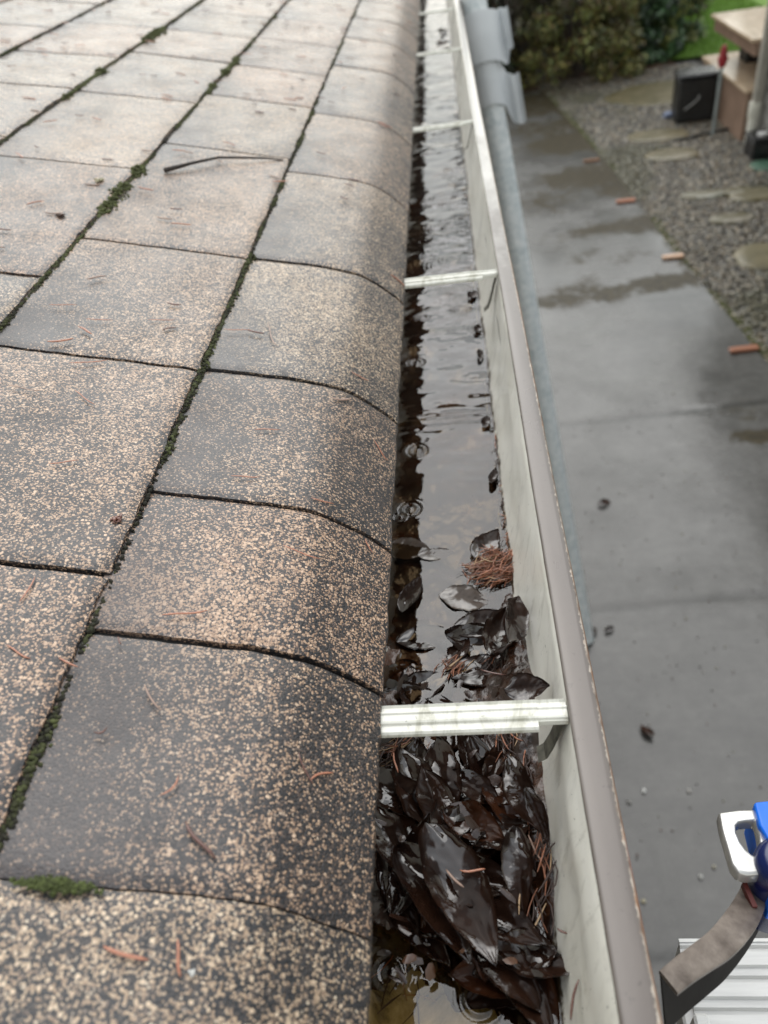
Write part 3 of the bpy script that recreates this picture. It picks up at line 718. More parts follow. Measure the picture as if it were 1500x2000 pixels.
def flakes():
    n = 150; y = rng.uniform(.155, .40, n); x = rng.uniform(-.01, .088, n); keep = ~((np.abs(x-np.array([chan(q) for q in y])) < .010) & (y > .17)); x = x[keep]; y = y[keep]; n = len(x)
    Vs = []; Fs = []; Cs = []
    for i in range(n):
        k = 7; s = rng.uniform(.002, .0065); a0 = rng.uniform(0, 6.28); el = rng.uniform(.25, .8); z = -.100+.022*rng.random()+(.006 if y[i] < .25 else -.004)
        t = rng.normal(0, .45, 2); c = np.array([.03, .013, .008])*rng.uniform(.3, 1.6) if rng.random() < .93 else np.array([.10, .04, .018])
        for j in range(k):
            a = 6.28*j/k; rr = s*rng.uniform(.6, 1.1); u, v = math.cos(a)*rr, math.sin(a)*rr*el
            px, py = u*math.cos(a0)-v*math.sin(a0), u*math.sin(a0)+v*math.cos(a0); Vs.append((x[i]+px, y[i]+py, z+px*t[0]+py*t[1]+rng.normal(0, .0006))); Cs.append(c)
        b = len(Vs); Vs.append((x[i], y[i], z+.0008)); Cs.append(c)
        for j in range(k): Fs.append((b-k+j, b-k+(j+1) % k, b))
    o = mesh('leaf_fragments', Vs, Fs, m_attr('wet_leaf_fragments', .25, coat=.8, var=.3, varsc=200, bumpsc=300), None, True, np.array(Cs))
    tag(o, 'torn dark leaf fragments strewn through the rotting pile', 'leaf fragments', None, 'stuff')
flakes()
# ------------------------------------------------------------------ needles
def needle_mesh(L, bend, mat, wd=.0006, seed=0, name='pine_needle'):
    n = 7; V = []; Fc = []; r = random.Random(seed); k2 = r.uniform(-.3, .3)
    for i in range(n):
        t = i/(n-1); x = (t-.5)*L; y = bend*L*(4*(t-.5)**2-.3)+k2*L*.1*math.sin(t*6); z = wd*.7+.12*L*bend*math.sin(t*3.1)
        w_ = wd*(1-.65*abs(2*t-1)**5)
        for a in range(5):
            an = 2*math.pi*a/5; V.append((x, y+math.cos(an)*w_, z+math.sin(an)*w_*.6))
    for i in range(n-1):
        for a in range(5): Fc.append((i*5+a, i*5+(a+1) % 5, (i+1)*5+(a+1) % 5, (i+1)*5+a))
    Fc += [tuple(range(5))[::-1], tuple((n-1)*5+a for a in range(5))]
    return mesh(name, V, Fc, MAT[mat], None, True)
def roof_euler(x, yaw):
    s = float(prof(x-.004)-prof(x+.004))/.008; a = math.atan(s)
    return (Matrix.Rotation(a, 3, 'Y') @ Matrix.Rotation(yaw, 3, 'Z')).to_euler()
def needle_px(x0, y0, x1, y1, bend, mat, lab, wd=.00062, lift=.0042, group='pine needles lying on the shingles'):
    a, b = onRoof(x0, y0), onRoof(x1, y1); L = math.dist(a, b); c = (a+b)/2
    o = needle_mesh(L, bend, mat, wd, int(x0)); yaw = math.atan2(b[1]-a[1], b[0]-a[0])
    o.rotation_euler = roof_euler(c[0], yaw); o.location = (c[0], c[1], float(prof(c[0]))+lift)
    tag(o, lab, 'pine needle', group); return o
NP = [
 (210,1862,298,1888,.04,'needle','thick rusty needle at the bottom left of the nearest shingle',.0010),
 (352,1845,360,1918,.03,'needle','rusty needle pointing down the roof at the bottom of the picture',.0008),
 (366,1620,426,1690,.04,'needle_dark','thick dark brown needle in the middle of the nearest dark tab',.0011),
 (286,1352,318,1400,.05,'needle_grey','faded needle near the top of the nearest dark tab',.0006),
 (322,1215,410,1206,.03,'needle','straight rusty needle on the tab above the big joint',.0008),
 (556,1080,628,1106,.04,'needle','red brown needle right of centre on the second speckled tab',.0006),
 (425,1093,466,1124,.04,'needle_grey','short pale needle left of the red brown one on the second tab',.0006),
 (582,1482,616,1544,.05,'needle_dark','dark needle crossing a lighter one on the curled shingle edge',.0006),
 (606,1528,654,1520,-.1,'needle','orange needle touching the dark one on the curled shingle edge',.0007),
 (122,1298,160,1316,.03,'needle','pale orange needle lying over the mossy joint',.0006),
 (20,1274,68,1300,.04,'needle','orange needle on the left edge tab near the mossy joint',.0006),
 (48,1188,78,1140,.04,'needle','needle slanting up on the left edge tab',.0006),
 (325,1568,360,1530,.18,'needle','bent needle left of centre on the nearest dark tab',.0006),
 (192,1446,218,1438,.3,'needle_dark','tiny hooked dark needle bit on the nearest dark tab',.0008),
 (236,1256,243,1272,.05,'needle_dark','short needle bit just below the big joint',.0006),
 (712,1064,730,1090,.05,'needle','small orange needle on the curled shingle edge beside the water',.0006),
 (728,870,760,910,.05,'needle','orange needle hanging at the shingle lip over the water',.0006),
 (100,918,160,912,.03,'needle','rusty needle on the left tab above the lower moss line',.0006),
 (150,775,190,802,.04,'needle','needle on the left tab under the upper slot',.0006),
 (500,850,550,850,-.05,'needle','rusty needle on the tab beside the second slot',.0006),
 (455,942,512,944,.03,'needle','needle in the middle of the second tab',.0006),
 (610,985,655,998,.03,'needle','needle lying near the curled edge of the second tab',.0006),
 (140,722,215,716,.05,'needle','long needle under the left slot',.0007),
 (20,765,85,776,.05,'needle_grey','faded needle at the left edge under the slot',.0006),
 (172,634,225,637,.02,'needle','needle on the tab above the left slot',.0006),
 (292,636,345,636,.03,'needle','needle right of its pair above the left slot',.0006),
 (440,654,495,656,.02,'needle','needle right of the moss line below the slot',.0006),
 (100,606,155,607,.02,'needle','needle below the upper moss clump',.0006),
 (688,738,722,756,.05,'needle','needle near the curled edge above the slot',.0006),
 (520,640,545,690,.06,'needle_grey','pale needle standing across the second tab',.0006),
]
for (a, b, c, d, e, m_, lab, wd) in NP: needle_px(a, b, c, d, e, m_, lab, wd*.95, .0056)
nprot = [needle_mesh(L, b, m_, .0012, 900+i) for i, (L, b, m_) in enumerate(((.018, .05, 'needle'), (.022, .08, 'needle'), (.014, .15, 'needle_dark'), (.02, -.1, 'needle_grey'), (.016, .02, 'needle_dark'), (.024, .04, 'needle')))]
cnt = 0
while cnt < 250:
    y = .5+2.6*rnd.random()**.8; x = -rnd.random()**.8*min(.98, .30+.33*y)
    if y < .9 and rnd.random() < .5: continue
    o = nprot[cnt] if cnt < 6 else nprot[rnd.randrange(6)].copy()
    if cnt >= 6: COL.objects.link(o)
    o.location = (x, y, float(prof(x))+.0056); o.rotation_euler = roof_euler(x, rnd.gauss(0, .5)+(math.pi if rnd.random() < .5 else 0))
    far = y > 1.3
    tag(o, 'thin rusty needle on the pale far shingles up the roof' if far else 'thin rusty needle lying on the wet shingles midway up the roof', 'pine needle',
        'needles on the far shingles' if far else 'needles on the middle shingles'); cnt += 1

def clump(pxs, n, spread, z0, zh, lab, Lr=(.012, .022), yaw=None, dark=.2):
    """a heap of needles nobody could count: one object"""
    Vs = []; Fs = []; Cs = []; nb = 0; r = rng; z0 = z0*DZ
    base = [onZ(px, py, z0) for px, py in pxs]
    for i in range(n):
        b = base[r.integers(len(base))]; g = r.normal(0, 1, 2)*spread
        x, y = b[0]+g[0], b[1]+g[1]; hz = zh*math.exp(-(g[0]**2+g[1]**2)/(2*(spread[0]**2+spread[1]**2)))
        L = r.uniform(*Lr); a = (yaw+r.normal(0, .5)) if yaw is not None else r.uniform(0, 3.14); p = r.normal(0, .18); wd = r.uniform(.0004, .0007)
        d = np.array([math.cos(a)*math.cos(p), math.sin(a)*math.cos(p), math.sin(p)]); sd = np.array([-math.sin(a), math.cos(a), 0]); up = np.cross(d, sd)
        c = np.array([min(x, .097), y, z0+hz*r.random()])
        bend = r.normal(0, .08)*L
        V = []
        for t in (-.5, -.17, .17, .5):
            q = c+d*L*t+sd*bend*(1-4*t*t); w_ = wd*(1 if abs(t) < .4 else .4)
            V += [q+sd*w_, q+up*w_*.8, q-sd*w_, q-up*w_*.8]
        Vs += V; col = np.array([.40, .15, .075])*r.uniform(.6, 1.35) if r.random() > dark else np.array([.05, .02, .012])
        if r.random() < .12: col = np.array([.55, .36, .2])
        Cs += [col]*16
        for s_ in range(3):
            for k in range(4): Fs.append((nb+s_*4+k, nb+s_*4+(k+1) % 4, nb+s_*4+4+(k+1) % 4, nb+s_*4+4+k))
        nb += 16
    o = mesh('needle_clump', np.array(Vs), np.array(Fs), m_clump, None, True, np.clip(np.array(Cs), 0, 1))
    tag(o, lab, 'needle clump', None, 'stuff')
m_clump = m_attr('wet_needle_heap', .35, coat=.5, var=.3, varsc=200)
clump([(935, 1112), (965, 1105), (990, 1120), (1005, 1095), (975, 1130), (945, 1125), (960, 1090)], 330, np.array([.0045, .0045]), -.080, .012, 'orange clump of soaked pine needles floating against the gutter wall', yaw=.5, dark=.12)
clump([(995, 1020), (1003, 1055), (990, 985), (1010, 1080)], 90, np.array([.0018, .006]), -.080, .006, 'thin strip of needles along the wall above the orange clump', yaw=1.4, dark=.45)
clump([(972, 880), (976, 905), (975, 860), (985, 950)], 40, np.array([.001, .005]), -.080, .004, 'few needles and scraps stuck on the waterline midway', yaw=1.5, dark=.6)
clump([(895, 1308), (885, 1300)], 50, np.array([.0035, .003]), -.079, .010, 'small tuft of pinkish needles behind the near strap', (.009, .016), yaw=1.0, dark=.3)
clump([(1000, 1460), (1040, 1480), (985, 1440), (1025, 1520)], 150, np.array([.006, .007]), -.078, .014, 'dark mat of needles beneath the right end of the near strap', yaw=1.6, dark=.75)
clump([(780, 1455), (760, 1480), (800, 1470)], 80, np.array([.006, .006]), -.078, .010, 'dark needles beneath the left end of the near strap', yaw=.8, dark=.8)
clump([(1020, 1310), (960, 1290), (1000, 1340)], 50, np.array([.006, .005]), -.077, .008, 'loose dark needles on the leaves behind the near strap', yaw=.8, dark=.75)
clump([(1050, 1650), (1060, 1700), (1040, 1780)], 46, np.array([.003, .010]), -.070, .014, 'needles caught between the pile and the lower cream wall', (.014, .026), yaw=1.5, dark=.55)
clump([(780, 1920), (760, 1880)], 14, np.array([.006, .010]), -.096, .002, 'few sunken needles on the pale gutter bottom', (.014, .03), yaw=1.2, dark=.9)
def gneedle(x0, y0, x1, y1, z, mat, lab, wd=.0006, z2=None):
    z = z*DZ-.001; a = onZ(x0, y0, z); b = onZ(x1, y1, z if z2 is None else z2*DZ); L = math.dist(a, b)
    o = needle_mesh(L, .05, mat, wd, int(x0)+5); d = Vector(b-a).normalized(); o.rotation_euler = d.to_track_quat('X', 'Z').to_euler(); o.location = (a+b)/2
    tag(o, lab, 'pine needle', 'single needles in the gutter')
gneedle(938, 1310, 988, 1320, -.070, 'needle_dark', 'reddish needle lying flat just behind the near strap', .0009)
gneedle(898, 1702, 948, 1700, -.048, 'needle', 'orange needle lying across the large glossy leaf', .0008)
gneedle(870, 1700, 905, 1735, -.046, 'needle_grey', 'pale needle lying along the ridge of the glossy leaf', .0008)
gneedle(1030, 1632, 1057, 1683, -.062, 'needle_grey', 'pale needle over the end of the water channel', .0007)
gneedle(1128, 1912, 1112, 1992, -.045, 'needle_dark', 'dark needle stuck low on the cream gutter wall', .0008, -.05)
gneedle(1088, 1815, 1108, 1825, -.060, 'needle_dark', 'short dark needle on the cream wall right of the pile', .0008)
gneedle(768, 1470, 776, 1510, -.058, 'needle', 'red needle hanging in the pile under the strap left end', .0007)

# ------------------------------------------------------------------ twig and bits on the roof
def twig():
    a = onRoof(325, 342); b = onRoof(430, 322); c = onRoof(520, 320); d = onRoof(555, 321)
    pts = [a+[0, 0, .006], (a+b)/2+[0, 0, .009], b+[0, 0, .010], c+[0, 0, .008], d+[0, 0, .006]]
    m = MB(); m.tube(pts, [.0034, .0022, .0018, .0015, .001], 8); o = m.build('twig', m_simple('dark_twig', (.035, .025, .02), .5, varsc=80), None, True)
    tag(o, 'dark curved twig lying across the far shingles', 'twig')
twig()
m_bit = m_simple('pale_dead_bit', (.35, .32, .2), .6, varsc=100)
def bit(px, py, s, lab, mat=None, nm='dead_leaf_bit'):
    p = onRoof(px, py); n = 14
    P = np.stack([p[0]+rng.normal(0, s*.5, n), p[1]+rng.normal(0, s*.5, n), prof(p[0])+.006+rng.random(n)*.002], 1)
    V, Fc = blobs(P, np.tile([[s*.6, s*.35, s*.15]], (n, 1)), True, int(px))
    tag(mesh(nm, V, Fc, mat or m_bit, None, True), lab, 'leaf bit')
bit(196, 362, .006, 'pale curled leaf bit on the upper left shingle')
bit(124, 432, .005, 'red brown leaf bit on the upper left shingle', MAT['leaf2'])
bit(236, 1028, .004, 'dark leaf bit beside the lower moss line', MAT['needle_dark'])
m_white = m_simple('white_speck', (.75, .75, .72), .4)
bit(385, 1912, .0012, 'white speck on the nearest shingle at the bottom', m_white, 'white_speck')
def drops():
    M = Mat('clear_drop'); M.set(color=(.9, .9, .9), rough=.02, trans=.9, ior=1.4)
    for px, py, r, lab in ((752, 1268, .0022, 'clear raindrop hanging from the shingle edge behind the near strap'), (776, 694, .003, 'white splash drop by the roof edge past the second slot'), (752, 1000, .0014, 'tiny drop under the shingle lip')):
        p = onZ(px, py, -.006); V = ICO[0]*np.array([r*.8, r*.8, r*1.15])
        import bmesh
        bm = bmesh.new(); bmesh.ops.create_icosphere(bm, subdivisions=3, radius=1); me = bpy.data.meshes.new('water_drop')
        for v in bm.verts: v.co = Vector((v.co.x*r*.8, v.co.y*r*.8, v.co.z*r*1.1+(r*.5*max(0, v.co.z)**2)))
        bm.to_mesh(me); bm.free(); me.materials.append(M.m)
        for q in me.polygons: q.use_smooth = True
        o = bpy.data.objects.new('water_drop', me); COL.objects.link(o); o.location = p; tag(o, lab, 'raindrop')
drops()

# ================================================================== POLE AND SHEET CLIPS
def m_galv():
    M = Mat('galvanised_steel'); v = M.vor(60); n = M.noise(30, 5, .7)
    c = M.ramp(M.math('ADD', M.math('MULTIPLY', n, .7), M.math('MULTIPLY', v.outputs['Distance'], .3)), [(.3, (.46, .53, .55)), (.5, (.66, .71, .72)), (.75, (.86, .88, .88))])
    M.set(color=c, metal=.0, rough=M.ramp(n, [(.3, .3), (.7, .55)]), coat=.4, coat_rough=.1, normal=M.bump(M.noise(120, 3), .2, .0008)); return M.m
PA = onX(966, 240, .225); PB = onZ(1142, 1250, GZ); PD = (PB-PA)/np.linalg.norm(PB-PA); PR = .0425
def pole():
    m = MB(); top = PA-PD*.9; m.tube([top, PA, (PA+PB)/2, PB], PR, 28)
    o = m.build('pole', m_galv(), None); smooth_angle(o, 40); tag(o, 'leaning galvanised steel pole standing on the path against the gutter', 'pole')
pole()
def sheet_clip(s0, s1, hw, dp, fl, shift, cham, lab):
    """bent sheet-metal saddle around the pole with a folded flange on its outer side"""
    d = Vector(-PD); side = d.cross(Vector((0, -1, 0))).normalized()
    if side.x < 0: side = -side
    front = d.cross(side).normalized()
    if front.y > 0: front = -front
    M = Mat('grey_sheet_aluminium'); M.set(color=M.ramp(M.noise(9, 4), [(.3, (.58, .61, .63)), (.7, (.70, .73, .75))]), metal=0, rough=.4, coat=.3, coat_rough=.2)
    sec = [(-hw*.98, -dp*.7, 0), (-hw, -dp*.3, 0)]
    for k in range(0, 15):
        an = math.radians(180-166*k/14); sec.append((math.cos(an)*hw, math.sin(an)*dp, 0))
    sec += [(hw+fl*.10, dp*.02, .3), (hw+fl*.22, -.006, .6), (hw+fl*.36, -.004, .8), (hw+fl*.5, .008, .9), (hw+fl*.62, .010, 1), (hw+fl*.80, .006, 1), (hw+fl*.92, .010, 1), (hw+fl, .020, 1)]
    n = len(sec); V = []; Fc = []; K = 13
    for th in (0, .0016):
        for j in range(K):
            t = j/(K-1)
            for i, (a, b, f) in enumerate(sec):
                lo = s0+.028*max(0, b/dp)-shift*f+cham*max(0, f-.8)*5; hi = s1+.012*max(0, b/dp)-shift*f-(cham*.3)*max(0, f-.8)*5
                V.append(Vector(PA)+d*(lo+(hi-lo)*t)+side*(a*(1-th/hw))+front*(b-th))
    for j in range(K-1):
        for i in range(n-1):
            a = j*n+i; Fc.append((a, a+1, a+n+1, a+n)); a += K*n; Fc.append((a, a+n, a+n+1, a+1))
    for j in range(K-1):
        for i in (0, n-1):
            a = j*n+i; Fc.append((a, a+n, a+n+K*n, a+K*n))
    for i in range(n-1):
        for j in (0, K-1):
            a = j*n+i; Fc.append((a, a+1, a+1+K*n, a+K*n))
    o = mesh('metal_clip', V, Fc, M.m, None); smooth_angle(o, 35); tag(o, lab, 'metal clip', 'sheet metal clips on the pole'); return o
sheet_clip(.030, .185, .050, .052, .056, .060, 0, 'lower narrow grey sheet metal clip hugging the galvanised pole')
sheet_clip(.158, .318, .068, .064, .034, -.01, .03, 'upper wide grey sheet metal clip wrapped round the galvanised pole')

# ================================================================== GROUND, PATH, GRAVEL
def edge_x(y): return np.interp(y, [-3, 4.6, 6.3, 7.65, 9.3, 11.3, 13], [2.72, 2.06, 1.90, 1.84, 1.72, 1.53, 1.38])
def plane(name, x0, x1, y0, y1, z, mat, kind='structure', label=None):
    o = mesh(name, [(x0, y0, z), (x1, y0, z), (x1, y1, z), (x0, y1, z)], [(0, 1, 2, 3)], mat); o['kind'] = kind
    if label: o['label'] = label
    return o
m_soil = m_simple('dark_soil', (.045, .037, .028), .8, bumpsc=30, bumpd=.02, varsc=3, var=.3)
plane('ground', -80, 80, -60, 120, GZ-.07, m_soil)
def build_path():
    # concrete slabs with tooled joints
    ny = 560; nx = 90
    W_, Yg = np.meshgrid(np.linspace(0, 1, nx), np.linspace(-2.2, 12.4, ny), indexing='ij')
    X = -.45+(edge_x(Yg)+.45+(fbm(Yg*2.5, Yg*0, 120, 3)-.5)*.03)*W_
    J = [-.55, 1.0, 2.55, 4.11, 5.62, 6.95, 8.2, 9.25, 11.05]
    Yl = Yg
    joint = np.zeros(X.shape)
    tone = .5+(fbm(X*.8, Yl*1.6, 131, 4)-.5)*.9
    lev = [.32, .38, .36, .62, .66, .40, .42, .45, .40, .40]
    slab = np.digitize(Yl-.02*(X-1), J); tone = tone*.6+np.array(lev)[slab]*.55
    for j, st_ in zip(J, (1, 1, 1, 1, .25, .1, .3, .5, .3)):
        joint = np.maximum(joint, st_*np.exp(-((Yl-j-.05*(X-1))/.022)**2)*(.65+.45*fbm(X*6, Yl*3, 140, 3)))
    st = np.zeros(X.shape)
    for (px, py, a, b, s) in [(1090, 588, .30, .16, .8), (1200, 572, .42, .16, .7), (1290, 552, .26, .16, 1.0), (1140, 560, .34, .25, .5), (1180, 500, .5, .28, .38), (1235, 440, .22, .22, .8), (1170, 450, .42, .18, .7), (1080, 470, .3, .3, .35),
                              (1150, 345, .55, .38, .75), (1210, 372, .22, .3, .75), (1110, 280, .55, .42, .75), (1060, 250, .5, .4, .5), (1040, 205, .8, .7, .6), (1450, 800, .2, .14, .5), (1490, 850, .2, .08, .8), (1060, 400, .4, .4, .45)]:
        p = onZ(px, py, GZ); st = np.maximum(st, s*np.exp(-(((X-p[0])/a)**2+((Yl-p[1])/b)**2)**1.5))
    st = st+.45*ss(.10, .0, edge_x(Yg)-X)*ss(4.5, 6, Yg)+(Yg > 8)*.12
    Z = GZ-.004*(joint > .4)
    Z = np.broadcast_to(Z, X.shape)
    C = np.stack([st, tone, joint], -1).reshape(-1, 3)
    V = np.stack([X, Yg, Z], -1).reshape(-1, 3)
    o = mesh('path', V, grid(nx, ny), MAT['path'], None, False, np.clip(C, 0, 1)); o['kind'] = 'structure'; o['label'] = 'wet concrete slab path below the gutter'
    # slab edge
    ys = np.linspace(-2.2, 12.4, 60); Va = []; 
    for y in ys: Va += [(edge_x(y), y, GZ-.002), (edge_x(y), y, GZ-.068)]
    e = mesh('path_edge', Va, [(2*i, 2*i+2, 2*i+3, 2*i+1) for i in range(59)], m_simple('concrete_side', (.12, .115, .1), .7, varsc=5)); e['kind'] = 'structure'
build_path()
m_stone = m_attr('wet_pebbles', .4, coat=.45, var=.25, varsc=60)
def build_gravel():
    n = 46000; y = 3.2+9.6*rng.random(n)**.9; x = edge_x(y)+rng.random(n)*(3.6-edge_x(y)); s = rng.uniform(.006, .020, n)
    P = np.stack([x, y, GZ-.024+rng.random(n)*.016+.006*fbm(x*2, y*2, 150, 3)], 1)
    S = np.stack([s*rng.uniform(.9, 1.5, n), s, s*rng.uniform(.45, .8, n)], 1)
    V, Fc = blobs(P, S, True, 4)
    pal = np.array([[.30, .29, .27], [.19, .185, .175], [.42, .40, .36], [.11, .11, .11], [.27, .22, .16], [.24, .25, .25], [.60, .57, .51], [.15, .14, .12], [.34, .30, .25]])
    c = np.array([.86, .80, .68])*pal[rng.choice(len(pal), n, p=[.18, .17, .10, .14, .12, .12, .04, .06, .07])]*rng.uniform(.8, 1.2, (n, 1))
    green = ss(.52, .72, fbm(x*1.3, y*1.3, 160, 4))[:, None]*.6; c = c*(1-green)+np.array([.09, .09, .03])*green
    o = mesh('gravel', V, Fc, m_stone, None, True, np.repeat(c, len(ICO[0]), 0)); tag(o, 'grey and tan wet pebbles beside the concrete path', 'gravel', None, 'stuff')
    M = Mat('gravel_bed'); v = M.vor(45); M.set(color=M.ramp(v.outputs['Distance'], [(.1, (.17, .16, .145)), (.7, (.05, .047, .04))]), rough=.6)
    ys = np.linspace(-2.2, 13, 40); V = []
    for yy in ys: V += [(edge_x(yy)+.001, yy, GZ-.024), (3.7, yy, GZ-.024)]
    b = mesh('gravel_ground', V, [(2*i, 2*i+1, 2*i+3, 2*i+2) for i in range(39)], M.m); b['kind'] = 'structure'
build_gravel()
def edge_moss():
    n = 9000; y = rng.uniform(3.6, 12, n); d = np.abs(rng.normal(0, .035, n)); keep = fbm(y*1.6, y*0, 171, 3)+rng.normal(0, .08, n) > .42; y = y[keep]; d = d[keep]; n = len(y)
    x = edge_x(y)+.02+d*.9-.012; s = rng.uniform(.006, .014, n)
    V, Fc = blobs(np.stack([x, y, GZ-.012+rng.random(n)*.008], 1), np.stack([s, s*1.3, s*.5], 1), True, 5)
    c = np.repeat(np.array([.10, .105, .03])*rng.uniform(.5, 1.3, (n, 1)), len(ICO[0]), 0)
    tag(mesh('edge_moss', V, Fc, m_moss, None, False, c), 'yellow green moss along the edge of the concrete path', 'moss', None, 'stuff')
edge_moss()
def slab_stone(px, py, rx, ry, col, lab, mossy=.5, h=.03, seed=0):
    p = onZ(px, py, GZ+.01); n = 28; V = []; m = MB()
    rads = [1+.28*(float(vn(np.array(math.cos(2*math.pi*k/n)*1.6+seed), np.array(math.sin(2*math.pi*k/n)*1.6+seed), seed))-.5) for k in range(n)]
    rings = [(1.0, -.03), (1.0, h*.55), (.96, h*.85), (.88, h), (.5, h*1.05), (.02, h*1.06)]
    for (f, z) in rings:
        for k in range(n):
            a = 2*math.pi*k/n; V.append((math.cos(a)*rx*rads[k]*f, math.sin(a)*ry*rads[k]*f, z))
    Fc = [(i*n+k, i*n+(k+1) % n, (i+1)*n+(k+1) % n, (i+1)*n+k) for i in range(len(rings)-1) for k in range(n)]+[tuple((len(rings)-1)*n+k for k in range(n))]
    M = Mat('flagstone'); mo = M.ramp(M.noise(5, 5, .65), [(.5-.2*mossy, (.10, .085, .028)), (.62, col)])
    M.set(color=M.mix(M.ramp(M.noise(30, 4), [(.3, 0), (.8, .5)]), mo, (.10, .085, .05)), rough=.55, coat=.5, coat_rough=.25, normal=M.bump(M.noise(25, 4), .3, .006))
    o = mesh('stepping_stone', V, Fc, M.m, None, True, None, (p[0], p[1], GZ-.015)); tag(o, lab, 'stepping stone', 'flat stepping stones in the gravel')
slab_stone(1285, 263, .34, .22, (.20, .165, .09), 'mossy brown stepping stone just left of the black condenser box', .6, seed=3)
slab_stone(1312, 300, .28, .20, (.19, .155, .085), 'brown mossy stepping stone in the middle of the gravel', .6, seed=5)
slab_stone(1375, 378, .20, .11, (.30, .30, .24), 'narrow pale green stepping stone', .3, seed=7)
slab_stone(1438, 372, .15, .10, (.55, .54, .50), 'small whitish wet stone beside the larger mossy flagstone', .1, seed=9)
slab_stone(1475, 378, .24, .17, (.20, .17, .09), 'mossy flagstone at the right picture edge above the pale stone', .7, seed=11)
slab_stone(1428, 425, .20, .12, (.36, .33, .27), 'pale pinkish stepping stone below the whitish one', .2, seed=13)
slab_stone(1490, 498, .24, .24, (.19, .155, .07), 'large mossy brown flagstone at the right edge nearest the camera', .7, seed=15)
slab_stone(1280, 180, .62, .62, (.19, .155, .08), 'big brown mossy slab at the far end of the gravel before the shrubs', .55, h=.02, seed=17)
def slat(px, py, L, wd, yaw, col, lab):
    p = onZ(px, py, GZ); m = MB(); m.box((-L/2, -wd/2, .0), (L/2, wd/2, .022), .004)
    M = Mat('wood_block'); M.set(color=M.ramp(M.noise(12, 5, .6, M.map((.6, 6, 3))), [(.3, tuple(c*.6 for c in col)), (.7, col)]), rough=.4, coat=.6, coat_rough=.15)
    o = m.build('wood_block', M.m, None, loc=(p[0], p[1], GZ+.003)); o.rotation_euler = (0, 0, math.radians(yaw)); tag(o, lab, 'wood block', 'small wood blocks on the path edge')
slat(1452, 685, .19, .055, 3, (.42, .17, .09), 'reddish wood block on the path edge nearest the camera')
slat(1314, 504, .17, .055, 0, (.72, .42, .24), 'pale orange wood block, second along the path edge')
slat(1222, 395, .18, .055, 0, (.55, .22, .12), 'orange red wood block, third along the path edge')
slat(1155, 316, .17, .05, 0, (.33, .17, .09), 'dull brown wood block farthest along the path edge')
# small litter on the path
def chip(px, py, s, col, lab, nm='pebble', cat='pebble', flat=.5):
    p = onZ(px, py, GZ); V, Fc = blobs(np.array([[0, 0, s*flat]]), np.array([[s, s*.8, s*flat]]), True, int(px))
    tag(mesh(nm, V, Fc, m_simple(nm+'_surface', col, .5, varsc=40), None, True, None, (p[0], p[1], GZ+.002)), lab, cat)
chip(1256, 1547, .012, (.85, .85, .82), 'bright white pebble on the dark near path')
chip(1345, 1546, .010, (.5, .48, .45), 'grey pebble right of the white one on the near path')
chip(1394, 1695, .009, (.5, .47, .38), 'yellowish pebble near the silver ladder loop')
chip(1368, 1714, .009, (.6, .6, .57), 'pale pebble left of the yellowish pebble')
chip(1257, 1762, .010, (.55, .5, .36), 'tan pebble beside the gutter lip')
chip(1228, 1568, .011, (.38, .37, .35), 'dull grey pebble left of the white pebble')
def grit():
    n = 420; y = 1.3+rng.random(n)**1.3*3.2; x = rng.uniform(.35, 2.1, n); s = rng.uniform(.002, .0055, n)
    V, Fc = blobs(np.stack([x, y, GZ+.003+0*x], 1), np.stack([s, s*.8, s*.6], 1), True, 12)
    pal = np.array([[.5, .48, .42], [.30, .28, .25], [.06, .05, .04], [.16, .08, .05], [.35, .33, .22]])
    c = np.repeat(pal[rng.integers(0, 5, n)]*rng.uniform(.7, 1.2, (n, 1)), len(ICO[0]), 0)
    tag(mesh('grit', V, Fc, m_attr('loose_grit', .6), None, True, c), 'loose grit specks scattered over the wet path', 'grit', None, 'stuff')
grit()
def small_leaf(px, py, L, yaw, mat, lab):
    o = leaf_mesh('path_leaf', L, L*.5, 1, .5, .5, int(px), mat, n=14, m=7); p = onZ(px, py, GZ); o.location = (p[0], p[1], GZ+.012); o.rotation_euler = (.2, .1, math.radians(yaw)); tag(o, lab, 'leaf')
small_leaf(1263, 1432, .075, 120, 'leaf2', 'reddish brown leaf lying on the dark near path')
small_leaf(1190, 1232, .06, 40, 'leaf', 'dark curled leaf on the path near the pole foot')
small_leaf(1180, 985, .08, 10, 'leaf2', 'faint brown leaf on the path beside the gutter lip')
small_leaf(1158, 1235, .07, 80, 'leaf', 'dark leaf wedged at the foot of the pole')

# ================================================================== LAWN, SHRUBS
def lawn():
    M = Mat('lawn_green'); M.set(color=M.ramp(M.noise(4, 6, .7), [(.3, (.10, .20, .02)), (.7, (.20, .34, .05))]), rough=.7)
    plane('lawn', 3.0, 14, 13.2, 40, GZ-.02, M.m)
    n = 26000; x = rng.uniform(3.2, 5.6, n); y = rng.uniform(13.2, 19, n); h = rng.uniform(.03, .07, n); a = rng.uniform(0, 3.14, n)
    V = np.zeros((n, 3, 3)); dx = np.cos(a)*.006; dy = np.sin(a)*.006
    V[:, 0] = np.stack([x-dx, y-dy, np.full(n, GZ-.02)], 1); V[:, 1] = np.stack([x+dx, y+dy, np.full(n, GZ-.02)], 1); V[:, 2] = np.stack([x+rng.normal(0, .02, n), y+rng.normal(0, .02, n), GZ-.02+h], 1)
    c = np.repeat(np.array([.20, .36, .05])*rng.uniform(.6, 1.3, (n, 1)), 3, 0)
    o = mesh('grass', V.reshape(-1, 3), np.arange(3*n).reshape(-1, 3), m_attr('grass_blade', .6), None, False, c); tag(o, 'bright green lawn grass behind the brown deck', 'grass', None, 'stuff')
lawn()
m_fol = m_attr('shrub_foliage', .55, coat=.25, var=.2, varsc=6)
